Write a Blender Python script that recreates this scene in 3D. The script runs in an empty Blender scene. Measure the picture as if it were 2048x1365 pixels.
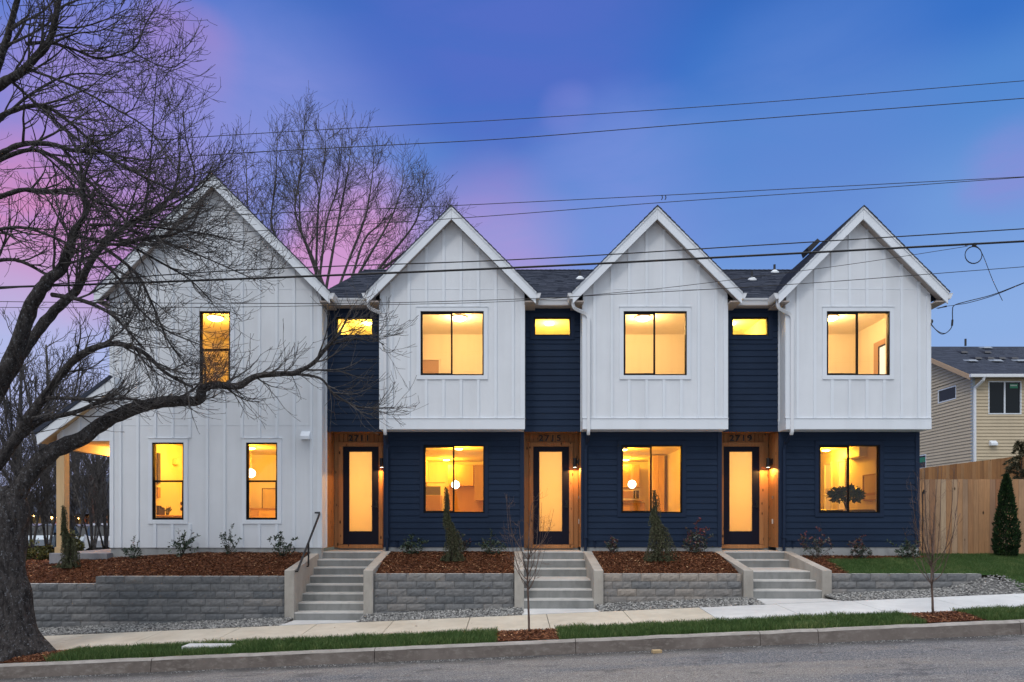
import bpy, math, random
from mathutils import Vector, Matrix, noise
R = math.radians
scene = bpy.context.scene
col = scene.collection
F = 1365.33; CX = 1024.0; CY = 1040.0; EYE = 2.2

# ---------------------------------------------------------------- camera
cam_d = bpy.data.cameras.new('camera')
cam = bpy.data.objects.new('camera', cam_d); col.objects.link(cam)
cam.location = (0, 0, EYE); cam.rotation_euler = (R(90), 0, 0)
cam_d.lens = 24.0; cam_d.sensor_width = 36.0
cam_d.shift_y = (CY - 682.5) / 2048.0
cam_d.clip_start = 0.1; cam_d.clip_end = 2000
scene.camera = cam

# ---------------------------------------------------------------- world (dusk sky)
W = bpy.data.worlds.new('World'); scene.world = W; W.use_nodes = True
wt = W.node_tree; wt.nodes.clear()
def wn(t, **k):
    n = wt.nodes.new(t)
    for a, b in k.items(): setattr(n, a, b)
    return n
def wl(a, b): wt.links.new(a, b)
def wmath(op, a, b=None, c=None, clamp=False):
    n = wn('ShaderNodeMath', operation=op); n.use_clamp = clamp
    for i, v in enumerate((a, b, c)):
        if v is None: continue
        if isinstance(v, (int, float)): n.inputs[i].default_value = v
        else: wl(v, n.inputs[i])
    return n.outputs[0]
def wsmooth(v, lo, hi):
    n = wn('ShaderNodeMapRange', interpolation_type='SMOOTHSTEP')
    wl(v, n.inputs[0]); n.inputs[1].default_value = lo; n.inputs[2].default_value = hi
    return n.outputs[0]
def wmix(f, a, b):
    n = wn('ShaderNodeMix', data_type='RGBA')
    if isinstance(f, (int, float)): n.inputs[0].default_value = f
    else: wl(f, n.inputs[0])
    for i, v in ((6, a), (7, b)):
        if isinstance(v, tuple): n.inputs[i].default_value = (*v, 1)
        else: wl(v, n.inputs[i])
    return n.outputs[2]
tc = wn('ShaderNodeTexCoord')
nz = wn('ShaderNodeTexNoise'); nz.inputs['Scale'].default_value = 3.2; nz.inputs['Detail'].default_value = 4
mp = wn('ShaderNodeMapping'); mp.inputs['Scale'].default_value = (1, 1, 2.4)
wl(tc.outputs['Generated'], mp.inputs[0]); wl(mp.outputs[0], nz.inputs[0])
sub = wn('ShaderNodeVectorMath', operation='SUBTRACT'); wl(nz.outputs['Color'], sub.inputs[0]); sub.inputs[1].default_value = (.5, .5, .5)
scl = wn('ShaderNodeVectorMath', operation='SCALE'); wl(sub.outputs[0], scl.inputs[0]); scl.inputs['Scale'].default_value = 0.07
add = wn('ShaderNodeVectorMath', operation='ADD'); wl(tc.outputs['Generated'], add.inputs[0]); wl(scl.outputs[0], add.inputs[1])
nrm = wn('ShaderNodeVectorMath', operation='NORMALIZE'); wl(add.outputs[0], nrm.inputs[0])
sep = wn('ShaderNodeSeparateXYZ'); wl(tc.outputs['Generated'], sep.inputs[0])
ramp = wn('ShaderNodeValToRGB'); wl(sep.outputs[2], ramp.inputs[0])
cr = ramp.color_ramp; cr.interpolation = 'EASE'
cr.elements[0].position = 0.0; cr.elements[0].color = (.42, .48, .74, 1)
cr.elements[1].position = 1.0; cr.elements[1].color = (.05, .10, .36, 1)
for p, c in ((.12, (.36, .46, .76)), (.227, (.25, .41, .76)), (.36, (.155, .315, .70)), (.466, (.080, .238, .635)), (.53, (.036, .162, .565)), (.64, (.035, .125, .48))):
    e = cr.elements.new(p); e.color = (*c, 1)
st = wn('ShaderNodeTexNoise'); st.inputs['Scale'].default_value = 4.5; st.inputs['Detail'].default_value = 6; st.inputs['Roughness'].default_value = .6; st.inputs['Distortion'].default_value = .5
mp2 = wn('ShaderNodeMapping'); mp2.inputs['Scale'].default_value = (1, 1, 3.6); mp2.inputs['Rotation'].default_value = (0, R(14), 0)
wl(tc.outputs['Generated'], mp2.inputs[0]); wl(mp2.outputs[0], st.inputs[0]); streak = wsmooth(st.outputs[0], .30, .66)
skycol = ramp.outputs[0]
def blob(px, py, rad, color, amt, brk=.4):
    """a soft cloud tint round one direction of the sky, its edge broken up by noise"""
    global skycol
    d = Vector((px - CX, F, CY - py)).normalized()
    dt = wn('ShaderNodeVectorMath', operation='DOT_PRODUCT'); wl(nrm.outputs[0], dt.inputs[0]); dt.inputs[1].default_value = d
    m = wsmooth(dt.outputs['Value'], math.cos(rad), 1.0)
    m = wmath('MULTIPLY', m, amt)
    m = wmath('MULTIPLY', m, wmath('MULTIPLY_ADD', streak, brk, 1 - brk * .6))
    skycol = wmix(m, skycol, color)
blob(180, 250, .34, (.16, .23, .68), .7, .3)
blob(230, 350, .20, (.36, .25, .64), .8, .5)
blob(60, 510, .13, (.62, .26, .54), 1.1, .9)
blob(300, 520, .12, (.50, .27, .60), .8, .4)
blob(20, 900, .27, (.45, .50, .80), 1.1, .1)
blob(375, 110, .07, (.30, .22, .60), .9, .6)
blob(600, 330, .20, (.24, .28, .70), .7, .4)
blob(720, 540, .14, (.62, .31, .62), 1.25, .4)
blob(980, 505, .14, (.36, .30, .68), .95, .4)
blob(1000, 20, .26, (.085, .150, .56), .8, .4)
blob(1130, 210, .04, (.15, .20, .62), .6, .6)
blob(1240, 400, .16, (.18, .27, .70), .7, .5)
blob(2040, 345, .060, (.24, .26, .66), .5, 1.3)
blob(1600, 300, .20, (.115, .235, .64), .6, .4)
# brighter, nearly neutral sky added behind the camera to light the facade
back = wsmooth(wmath('MULTIPLY', sep.outputs[1], -1), -.10, .62)
nz2 = wn('ShaderNodeTexNoise'); nz2.inputs['Scale'].default_value = 2.0; nz2.inputs['Detail'].default_value = 3
wl(tc.outputs['Generated'], nz2.inputs[0])
bk = wmix(nz2.outputs[0], (.52, .62, .76), (.72, .78, .88))
skycol = wmix(back, skycol, bk)
# zenith: bright cap added out of frame to light the pavement
zen = wsmooth(sep.outputs[2], .66, .92)
skycol = wmix(wmath('MULTIPLY', zen, .9), skycol, (2.75, 2.8, 2.9))
nish = wn('ShaderNodeTexSky', sky_type='NISHITA'); nish.sun_disc = False
nish.sun_elevation = R(3); nish.sun_rotation = R(200)
nb = wn('ShaderNodeBackground'); wl(nish.outputs[0], nb.inputs[0]); nb.inputs[1].default_value = .007
cb = wn('ShaderNodeBackground'); wl(skycol, cb.inputs[0]); cb.inputs[1].default_value = 1.0
ads = wn('ShaderNodeAddShader'); wl(nb.outputs[0], ads.inputs[0]); wl(cb.outputs[0], ads.inputs[1])
wo = wn('ShaderNodeOutputWorld'); wl(ads.outputs[0], wo.inputs[0])

# ---------------------------------------------------------------- sun (soft afterglow)
sd = bpy.data.lights.new('sun', 'SUN'); sd.energy = .8; sd.angle = R(12); sd.color = (1, .95, .92)
sun = bpy.data.objects.new('sun', sd); col.objects.link(sun)
sun.rotation_euler = (R(46), 0, R(-30))
vs = scene.view_settings
vs.view_transform = 'Standard'; vs.look = 'None'; vs.exposure = 0.0; vs.gamma = 1.0

# ================================================================ helpers
def X(px, Y): return (px - CX) * Y / F
def Z(py, Y): return (CY - py) * Y / F + EYE
def P(px, py, Y): return Vector((X(px, Y), Y, Z(py, Y)))
rng = random.Random(7)

class MB:
    def __init__(s): s.v = []; s.f = []; s.r = []
    def poly(s, pts, rnd=.5):
        n = len(s.v); s.v += [tuple(p) for p in pts]; s.f.append(tuple(range(n, n + len(pts)))); s.r.append(rnd)
    def box(s, x0, x1, y0, y1, z0, z1, rnd=.5):
        n = len(s.v)
        s.v += [(x0,y0,z0),(x1,y0,z0),(x1,y1,z0),(x0,y1,z0),(x0,y0,z1),(x1,y0,z1),(x1,y1,z1),(x0,y1,z1)]
        for q in ((0,1,5,4),(1,2,6,5),(2,3,7,6),(3,0,4,7),(4,5,6,7),(3,2,1,0)):
            s.f.append(tuple(n + i for i in q)); s.r.append(rnd)
        return s
    def extrude(s, pts, d, rnd=.5):
        """solid from a planar outline pts pushed along vector d"""
        d = Vector(d); n = len(s.v); m = len(pts)
        s.v += [tuple(p) for p in pts] + [tuple(Vector(p) + d) for p in pts]
        s.f.append(tuple(n + i for i in range(m))); s.r.append(rnd)
        s.f.append(tuple(n + m + i for i in reversed(range(m)))); s.r.append(rnd)
        for i in range(m):
            j = (i + 1) % m
            s.f.append((n + i, n + m + i, n + m + j, n + j)); s.r.append(rnd)
        return s
    def tube(s, pts, rad, n=6, rnd=.5, cap=True, rough=0):
        pts = [Vector(p) for p in pts]
        if isinstance(rad, (int, float)): rad = [rad] * len(pts)
        base = len(s.v); up = None
        for i, p in enumerate(pts):
            t = (pts[min(i + 1, len(pts) - 1)] - pts[max(i - 1, 0)])
            if t.length < 1e-9: t = Vector((0, 0, 1))
            t.normalize()
            if up is None:
                up = t.orthogonal().normalized()
            else:
                up = up - t * up.dot(t)
                if up.length < 1e-6: up = t.orthogonal()
                up.normalize()
            w = t.cross(up)
            for k in range(n):
                a = 2 * math.pi * k / n
                q = p + (up * math.cos(a) + w * math.sin(a)) * rad[i]
                if rough:
                    q += (up * math.cos(a) + w * math.sin(a)) * rad[i] * rough * (noise.noise(q * (1.1 / max(rad[i], .05))) + .5 * noise.noise(q * 9))
                s.v.append(tuple(q))
        for i in range(len(pts) - 1):
            for k in range(n):
                a = base + i * n + k; b = base + i * n + (k + 1) % n
                s.f.append((a, b, b + n, a + n)); s.r.append(rnd)
        if cap:
            s.f.append(tuple(base + k for k in reversed(range(n)))); s.r.append(rnd)
            e = base + (len(pts) - 1) * n
            s.f.append(tuple(e + k for k in range(n))); s.r.append(rnd)
        return s
    def lathe(s, c, prof, n=16, axis='z', rnd=.5):
        base = len(s.v)
        for r, h in prof:
            for k in range(n):
                a = 2 * math.pi * k / n
                u, v = r * math.cos(a), r * math.sin(a)
                if axis == 'z': s.v.append((c[0] + u, c[1] + v, c[2] + h))
                elif axis == 'y': s.v.append((c[0] + u, c[1] + h, c[2] + v))
                else: s.v.append((c[0] + h, c[1] + u, c[2] + v))
        for i in range(len(prof) - 1):
            for k in range(n):
                a = base + i * n + k; b = base + i * n + (k + 1) % n
                s.f.append((a, b, b + n, a + n)); s.r.append(rnd)
        s.f.append(tuple(base + k for k in reversed(range(n)))); s.r.append(rnd)
        e = base + (len(prof) - 1) * n
        s.f.append(tuple(e + k for k in range(n))); s.r.append(rnd)
        return s
    def grid(s, xs, ys, fz, rnd=.5, thick=0):
        base = len(s.v)
        for y in ys:
            for x in xs: s.v.append((x, y, fz(x, y)))
        nx = len(xs)
        for j in range(len(ys) - 1):
            for i in range(nx - 1):
                a = base + j * nx + i
                s.f.append((a, a + 1, a + nx + 1, a + nx)); s.r.append(rnd)
        return s
    def build(s, name, mat, parent=None, smooth=False, bevel=0, **tags):
        me = bpy.data.meshes.new(name)
        me.from_pydata(s.v, [], s.f); 
        at = me.attributes.new('rnd', 'FLOAT', 'FACE'); at.data.foreach_set('value', s.r)
        if smooth: me.polygons.foreach_set('use_smooth', [True] * len(s.f))
        me.update()
        me.materials.append(mat)
        o = bpy.data.objects.new(name, me); col.objects.link(o)
        if parent is not None:
            o.parent = parent
            if parent.type == 'EMPTY': o.location = -parent.location
        if bevel:
            b = o.modifiers.new('bevel', 'BEVEL'); b.width = bevel; b.segments = 2; b.limit_method = 'ANGLE'; b.angle_limit = R(50)
        for k, v in tags.items(): o[k] = v
        return o
def empty(name, loc, label, category, group=None):
    o = bpy.data.objects.new(name, None); col.objects.link(o); o.location = loc
    o.empty_display_size = .2
    o['label'] = label; o['category'] = category
    if group: o['group'] = group
    return o
def tag(o, label, category, group=None, kind=None):
    o['label'] = label; o['category'] = category
    if group: o['group'] = group
    if kind: o['kind'] = kind
    return o
def struct(name, mb, mat, **k):
    o = mb.build(name, mat, None, **k); o['kind'] = 'structure'; return o
def frange(a, b, step):
    n = max(1, int(round((b - a) / step)))
    return [a + (b - a) * i / n for i in range(n + 1)]

# ================================================================ materials
def mat(name, base, rough=.6, metal=0, spec=.5, noise_=None, bump=None, emit=None, estr=0, trans=0):
    m = bpy.data.materials.new(name); m.use_nodes = True
    nt = m.node_tree; b = nt.nodes['Principled BSDF']
    b.inputs['Base Color'].default_value = (*base, 1); b.inputs['Roughness'].default_value = rough
    b.inputs['Metallic'].default_value = metal; b.inputs['Specular IOR Level'].default_value = spec
    if emit: b.inputs['Emission Color'].default_value = (*emit, 1); b.inputs['Emission Strength'].default_value = estr
    if trans: b.inputs['Transmission Weight'].default_value = trans
    return m
class NT:
    """small node helper for one material"""
    def __init__(s, name, rough=.7, spec=.4, metal=0):
        s.m = bpy.data.materials.new(name); s.m.use_nodes = True; s.t = s.m.node_tree
        s.b = s.t.nodes['Principled BSDF']; s.b.inputs['Roughness'].default_value = rough
        s.b.inputs['Specular IOR Level'].default_value = spec; s.b.inputs['Metallic'].default_value = metal
        s.tc = s.n('ShaderNodeTexCoord').outputs['Object']
        g = s.n('ShaderNodeNewGeometry'); s.pos = g.outputs['Position']
    def n(s, t, **k):
        x = s.t.nodes.new(t)
        for a, b in k.items(): setattr(x, a, b)
        return x
    def put(s, v, sock):
        if isinstance(v, (int, float)): sock.default_value = v
        elif isinstance(v, tuple): sock.default_value = (*v, 1) if len(v) == 3 and len(sock.default_value) == 4 else v
        else: s.t.links.new(v, sock)
    def noise(s, scale, detail=4, rough=.55, vec=None, stretch=None, dist=0):
        x = s.n('ShaderNodeTexNoise'); x.inputs['Scale'].default_value = scale
        x.inputs['Detail'].default_value = detail; x.inputs['Roughness'].default_value = rough; x.inputs['Distortion'].default_value = dist
        v = vec or s.pos
        if stretch:
            mp = s.n('ShaderNodeMapping'); mp.inputs['Scale'].default_value = stretch; s.t.links.new(v, mp.inputs[0]); v = mp.outputs[0]
        s.t.links.new(v, x.inputs[0]); return x.outputs[0]
    def vor(s, scale, out='Distance', stretch=None, feature='F1'):
        x = s.n('ShaderNodeTexVoronoi', feature=feature); x.inputs['Scale'].default_value = scale; v = s.pos
        if stretch:
            mp = s.n('ShaderNodeMapping'); mp.inputs['Scale'].default_value = stretch; s.t.links.new(v, mp.inputs[0]); v = mp.outputs[0]
        s.t.links.new(v, x.inputs[0]); return x.outputs[out]
    def ramp(s, f, stops):
        x = s.n('ShaderNodeValToRGB'); s.t.links.new(f, x.inputs[0]); e = x.color_ramp.elements
        e[0].position, e[0].color = stops[0][0], (*stops[0][1], 1)
        e[1].position, e[1].color = stops[-1][0], (*stops[-1][1], 1)
        for p, c in stops[1:-1]:
            q = e.new(p); q.color = (*c, 1)
        return x.outputs[0]
    def mix(s, f, a, b, mode='MIX'):
        x = s.n('ShaderNodeMix', data_type='RGBA', blend_type=mode)
        s.put(f, x.inputs[0]); s.put(a, x.inputs[6]); s.put(b, x.inputs[7]); return x.outputs[2]
    def math(s, op, a, b=0):
        x = s.n('ShaderNodeMath', operation=op); s.put(a, x.inputs[0]); s.put(b, x.inputs[1]); return x.outputs[0]
    def attr(s, name='rnd'):
        x = s.n('ShaderNodeAttribute'); x.attribute_name = name; return x.outputs['Fac']
    def col(s, c): s.put(c, s.b.inputs['Base Color']); return s
    def rgh(s, c): s.put(c, s.b.inputs['Roughness']); return s
    def bump(s, h, strength=.3, dist=.01):
        x = s.n('ShaderNodeBump'); x.inputs['Strength'].default_value = strength; x.inputs['Distance'].default_value = dist
        s.t.links.new(h, x.inputs['Height']); s.t.links.new(x.outputs[0], s.b.inputs['Normal']); return s

M = {}
def reg(k, n): M[k] = n.m if isinstance(n, NT) else n
# white painted fibre cement siding
def paint(name, c, var=.06, rough=.6, grain=60, bs=.15, spec=.4):
    n = NT(name, rough, spec)
    a = n.noise(1.3, 5); c2 = tuple(x * (1 - 2 * var) for x in c)
    g = n.noise(grain, 3, stretch=(1, 1, .25))
    s_ = n.ramp(n.noise(2.6, 5, .6, stretch=(1, 1, .10)), [(.48, (0, 0, 0)), (.75, (1, 1, 1))])
    n.col(n.mix(n.math('MULTIPLY', s_, .22), n.mix(n.math('MULTIPLY', a, 1.0), c2, tuple(min(1, x * (1 + var)) for x in c)), tuple(x * .62 for x in c)))
    n.bump(g, bs, .004); return n
reg('white', paint('white_siding', (.74, .77, .80)))
reg('white_trim', paint('white_trim', (.76, .80, .84), .03, .5))
reg('gutter', paint('white_gutter', (.74, .76, .78), .03, .35))
reg('navy', paint('navy_siding', (0.0150, 0.0290, 0.0600), .16, .75, 40, .25, .18))
reg('navy_trim', paint('navy_trim', (0.0140, 0.0260, 0.0550), .06, .7, 60, .15, .18))
reg('soffit', paint('soffit', (.40, .34, .30), .05))
reg('black', mat('black_frame', (.005, .005, .006), .5, 0, .15))
reg('blackm', mat('black_metal', (.012, .012, .015), .4, .3))
reg('door', mat('door_paint', (.007, .008, .020), .5, 0, .15))
reg('digit', mat('digit_metal', (.006, .006, .007), .4))
reg('tan', paint('tan_siding', (.575, .475, .325), .05))
reg('olive', paint('olive_siding', (.20, .18, .09), .08))
def shingle(name, a, b):
    n = NT(name, .9, .2)
    r1 = n.noise(1.0, 2, stretch=(7, 4, 4)); r2 = n.noise(9, 3, stretch=(1, 3, 6)); r3 = n.noise(120, 2)
    f = n.math('ADD', n.math('MULTIPLY', r1, .4), n.math('MULTIPLY', r2, .6))
    c = n.mix(n.ramp(f, [(.35, (0, 0, 0)), (.65, (1, 1, 1))]), a, b)
    n.col(n.mix(n.math('MULTIPLY', r3, .5), c, tuple(x * 1.9 for x in b)))
    n.bump(n.math('ADD', r2, r3), .6, .01); return n
reg('shingle', shingle('roof_shingle', (.015, .018, .030), (.042, .050, .070)))
def wood(name, a, b, knots=True, per=None):
    """planks: every board carries its own random value in rnd"""
    n = NT(name, .65, .3)
    r = n.attr()
    off = n.n('ShaderNodeVectorMath', operation='ADD'); n.t.links.new(n.pos, off.inputs[0])
    cmb = n.n('ShaderNodeCombineXYZ'); n.put(n.math('MULTIPLY', r, 37.0), cmb.inputs[0]); n.put(n.math('MULTIPLY', r, 91.0), cmb.inputs[2])
    n.t.links.new(cmb.outputs[0], off.inputs[1]); v = off.outputs[0]
    g = n.noise(26, 5, .6, v, (1, 1, .06), .6); big = n.noise(3.5, 3, .5, v, (1, 1, .3))
    c = n.mix(n.ramp(g, [(.3, (0, 0, 0)), (.7, (1, 1, 1))]), a, b)
    c = n.mix(n.ramp(r, [(0, (.0, .0, .0)), (1, (1, 1, 1))]), c, tuple(x * .42 for x in b)) if per is None else n.mix(r, c, per)
    c = n.mix(n.math('MULTIPLY', big, .5), c, tuple(x * 1.25 for x in b))
    if knots:
        mp = n.n('ShaderNodeMapping'); mp.inputs['Scale'].default_value = (1, 1, .42); n.t.links.new(v, mp.inputs[0])
        vo = n.n('ShaderNodeTexVoronoi'); vo.inputs['Scale'].default_value = 8.5; n.t.links.new(mp.outputs[0], vo.inputs[0])
        k = n.ramp(vo.outputs['Distance'], [(.11, (1, 1, 1)), (.19, (0, 0, 0))])
        c = n.mix(k, c, tuple(x * .12 for x in a))
    n.col(c); n.bump(g, .25, .004); return n
reg('cedar', wood('entry_cedar', (0.25, 0.1063, 0.0375), (0.45, 0.2188, 0.0875)))
reg('post', wood('post_wood', (.52, .34, .16), (.66, .46, .25), False))
def boards(name, stops):
    n = NT(name, .75, .2); r = n.attr()
    off = n.n('ShaderNodeVectorMath', operation='ADD'); n.t.links.new(n.pos, off.inputs[0]); cmb = n.n('ShaderNodeCombineXYZ')
    n.put(n.math('MULTIPLY', r, 41.0), cmb.inputs[0]); n.put(n.math('MULTIPLY', r, 77.0), cmb.inputs[2]); n.t.links.new(cmb.outputs[0], off.inputs[1]); v = off.outputs[0]
    g = n.noise(30, 5, .65, v, (1, 1, .05), .8); b2 = n.noise(2.2, 4, .6, v, (1, 1, .5))
    c = n.ramp(r, stops); c = n.mix(n.math('MULTIPLY', n.ramp(g, [(.35, (0, 0, 0)), (.7, (1, 1, 1))]), .35), c, (.10, .06, .035))
    c = n.mix(n.math('MULTIPLY', n.ramp(b2, [(.45, (0, 0, 0)), (.75, (1, 1, 1))]), .5), c, (.20, .125, .075))
    mp = n.n('ShaderNodeMapping'); mp.inputs['Scale'].default_value = (1, 1, .5); n.t.links.new(v, mp.inputs[0])
    vo = n.n('ShaderNodeTexVoronoi'); vo.inputs['Scale'].default_value = 4.5; n.t.links.new(mp.outputs[0], vo.inputs[0])
    k = n.ramp(vo.outputs['Distance'], [(.07, (1, 1, 1)), (.13, (0, 0, 0))]); n.col(n.mix(k, c, (.05, .028, .015))); n.bump(g, .3, .004); return n
reg('fence', boards('fence_wood', [(0, (.46, .33, .22)), (.18, (.50, .27, .13)), (.36, (.56, .30, .145)), (.5, (.30, .125, .062)), (.64, (.52, .38, .25)), (.8, (.30, .125, .055)), (1, (.50, .28, .14))]))
reg('fence2', boards('fence_wood_fresh', [(0, (0.459, 0.221, 0.08625)), (.4, (0.567, 0.286, 0.115)), (.7, (0.351, 0.156, 0.0575)), (1, (0.675, 0.39, 0.184))]))
def concrete(name, a, b, rough=.85, stain=.5):
    n = NT(name, rough, .3)
    x = n.noise(.9, 6, .65); y = n.noise(6, 5, .6, stretch=(1, 1, .35)); z = n.noise(90, 3)
    c = n.mix(n.ramp(x, [(.35, (0, 0, 0)), (.65, (1, 1, 1))]), a, b)
    c = n.mix(n.math('MULTIPLY', n.ramp(y, [(.45, (0, 0, 0)), (.72, (1, 1, 1))]), stain), c, tuple(v * .55 for v in a))
    c = n.mix(n.math('MULTIPLY', z, .25), c, tuple(v * 1.3 for v in b))
    n.col(c); n.bump(n.math('ADD', y, z), .25, .006); return n
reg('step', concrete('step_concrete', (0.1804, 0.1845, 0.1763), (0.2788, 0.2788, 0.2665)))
reg('lit_tread', concrete('lit_tread_concrete', (.36, .35, .33), (.50, .49, .46), stain=.3))  # same step concrete, with the light from above put into its colour
reg('cheek', concrete('cheek_wall_concrete', (.30, .275, .24), (.44, .41, .36), stain=.35))
reg('slab', concrete('slab_concrete', (.20, .205, .22), (.30, .30, .31)))
reg('found', concrete('foundation_concrete', (.30, .31, .31), (.40, .41, .40), stain=.6))
reg('walk', concrete('walk_concrete', (0.414, 0.36, 0.279), (0.54, 0.486, 0.396), stain=.22))
reg('walk2', concrete('new_walk_concrete', (0.45, 0.45, 0.441), (0.576, 0.576, 0.558), stain=.15))
def kerbmat():
    n = NT('kerb_concrete', .9, .3)
    x = n.noise(1.2, 6, .7); y = n.noise(14, 5, .7, stretch=(.5, 1, 1)); z = n.noise(90, 3)
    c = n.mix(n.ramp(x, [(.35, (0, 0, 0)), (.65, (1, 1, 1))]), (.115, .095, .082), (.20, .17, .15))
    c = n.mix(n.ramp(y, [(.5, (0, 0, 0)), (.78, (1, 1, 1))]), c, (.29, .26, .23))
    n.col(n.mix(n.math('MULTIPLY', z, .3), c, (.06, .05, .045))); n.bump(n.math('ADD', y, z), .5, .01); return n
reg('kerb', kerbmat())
reg('lit_kerb', concrete('lit_kerb_top', (.24, .215, .19), (.36, .33, .30)))  # kerb concrete made paler: sky light on the top edge, painted in
def asphalt():
    n = NT('road_asphalt', .9, .3)
    x = n.noise(.5, 6, .7, stretch=(.35, 1.8, 1), dist=.6); s1 = n.noise(34, 3, .9); s2 = n.noise(80, 2, .9); pt = n.noise(2.0, 6, .75, stretch=(.5, 1, 1))
    c = n.mix(n.ramp(x, [(.40, (0, 0, 0)), (.60, (1, 1, 1))]), (.118, .124, .142), (.235, .212, .190))
    c = n.mix(n.ramp(s1, [(.50, (0, 0, 0)), (.60, (1, 1, 1))]), c, (.36, .35, .33))
    c = n.mix(n.ramp(s2, [(.38, (1, 1, 1)), (.50, (0, 0, 0))]), c, (.025, .025, .030))
    c = n.mix(n.math('MULTIPLY', n.ramp(pt, [(.54, (0, 0, 0)), (.62, (1, 1, 1))]), .6), c, (.060, .058, .064))
    sy = n.n('ShaderNodeSeparateXYZ'); n.t.links.new(n.pos, sy.inputs[0])
    gut = n.math('ADD', sy.outputs[1], n.math('MULTIPLY', n.math('SUBTRACT', n.noise(1.6, 4), .5), .7))
    c = n.mix(n.math('MULTIPLY', n.ramp(n.math('SUBTRACT', gut, 10.0), [(.45, (0, 0, 0)), (.85, (1, 1, 1))]), .8), c, (.045, .040, .038))
    n.col(c); n.bump(n.math('ADD', s1, s2), .8, .012); return n
reg('asphalt', asphalt())
def soil(name, a, b):
    n = NT(name, .95, .1); x = n.noise(7, 6, .7); y = n.noise(70, 3, .7)
    n.col(n.mix(n.math('MULTIPLY', n.math('ADD', x, y), .5), a, b)); n.bump(y, .9, .02); return n
reg('mulch_base', soil('mulch_base', (.035, .013, .007), (.15, .055, .025)))
reg('ground', soil('ground_soil', (.04, .045, .025), (.09, .08, .05)))
reg('turf', soil('turf_soil', (0.021, 0.049, 0.014), (0.049, 0.105, 0.0252)))
reg('gravel_base', soil('gravel_base', (0.084, 0.084, 0.0812), (0.224, 0.217, 0.21)))
def rndmat(name, stops, rough=.8, bump=None, spec=.3, tl=0):
    n = NT(name, rough, spec); c = n.ramp(n.attr(), stops)
    if bump:
        g = n.noise(bump, 4, .6); c = n.mix(n.math('MULTIPLY', g, .55), c, (.02, .02, .02)); n.bump(g, .6, .01)
    n.col(c)
    return n
reg('chip', rndmat('mulch_chip', [(0, (.04, .014, .008)), (.5, (.17, .062, .026)), (.85, (.30, .125, .055)), (1, (.62, .38, .20))]))
reg('pebble', rndmat('pebble', [(0, (.09, .09, .09)), (.35, (.27, .265, .25)), (.7, (.44, .43, .40)), (1, (.62, .60, .56))], .7, 30))
reg('block', rndmat('wall_block', [(0, (.125, .138, .152)), (.5, (.250, .250, .248)), (1, (0.4185, 0.3642, 0.31))], .9, 22))
reg('capstone', concrete('wall_cap', (0.374, 0.363, 0.341), (0.506, 0.495, 0.462)))
reg('grass', rndmat('grass_blade', [(0, (.030, .070, .014)), (.6, (.075, .135, .034)), (1, (.21, .24, .09))], .6))
def bark(name, a, b, lich=None):
    n = NT(name, .95, .15)
    x = n.noise(16, 6, .75, stretch=(1, 1, .28), dist=.5); y = n.noise(4, 4)
    c = n.mix(n.ramp(x, [(.35, (0, 0, 0)), (.68, (1, 1, 1))]), a, b)
    if lich:
        l = n.noise(24, 4, .8)
        c = n.mix(n.math('MULTIPLY', n.ramp(l, [(.57, (0, 0, 0)), (.66, (1, 1, 1))]), .8), c, lich)
    n.col(c); n.bump(x, 1.0, .07); return n
reg('bark', bark('old_bark', (.018, .016, .016), (.110, .098, .092), (.27, .28, .30)))
reg('twig', bark('twig_bark', (.045, .041, .039), (.19, .175, .165)))
reg('twig2', bark('far_twig_bark', (.065, .058, .054), (.17, .155, .145)))
reg('twig3', bark('sapling_bark', (.10, .065, .05), (.24, .17, .14)))
reg('leaf', rndmat('shrub_leaf', [(0, (.018, .035, .018)), (.6, (.045, .075, .040)), (1, (.11, .13, .08))], .45, None, .5))
reg('leafred', rndmat('red_tipped_leaf', [(0, (.02, .035, .022)), (.45, (.06, .075, .05)), (.7, (.12, .035, .035)), (1, (.22, .04, .05))], .45, None, .5))
reg('needle', rndmat('weeping_needle', [(0, (.030, .038, .018)), (.5, (.070, .080, .038)), (1, (.14, .14, .075))], .8))
reg('thuja', rndmat('thuja_scale', [(0, (.004, .012, .004)), (.6, (.012, .036, .008)), (1, (.045, .095, .016))], .7))
reg('ventgrey', mat('vent_grey', (.22, .25, .29), .6))
reg('pineish', rndmat('hemlock_needle', [(0, (.025, .035, .02)), (.6, (.08, .075, .04)), (1, (.18, .14, .08))], .8))
reg('houseplant', rndmat('house_plant_leaf', [(0, (.03, .045, .012)), (1, (.12, .15, .04))], .4))
reg('yellowbush', rndmat('yellow_green_leaf', [(0, (.03, .04, .01)), (.6, (.10, .10, .025)), (1, (.25, .22, .06))], .6))
reg('stem', mat('shrub_stem', (.06, .04, .03), .8))
reg('cable', mat('cable', (.004, .004, .005), .6))
reg('cut', mat('cut_wood', (.42, .30, .16), .8))
def glass(name='window_glass', refl=.9):
    m = bpy.data.materials.new(name); m.use_nodes = True; t = m.node_tree; t.nodes.clear()
    o = t.nodes.new('ShaderNodeOutputMaterial'); mx = t.nodes.new('ShaderNodeMixShader')
    tr = t.nodes.new('ShaderNodeBsdfTransparent'); gl = t.nodes.new('ShaderNodeBsdfGlossy'); gl.inputs['Roughness'].default_value = .01
    fr = t.nodes.new('ShaderNodeFresnel'); fr.inputs[0].default_value = 1.5
    mu = t.nodes.new('ShaderNodeMath'); mu.operation = 'MULTIPLY'; mu.inputs[1].default_value = refl
    t.links.new(fr.outputs[0], mu.inputs[0]); t.links.new(mu.outputs[0], mx.inputs[0])
    t.links.new(tr.outputs[0], mx.inputs[1]); t.links.new(gl.outputs[0], mx.inputs[2]); t.links.new(mx.outputs[0], o.inputs[0]); return m
reg('glass', glass())
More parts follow.
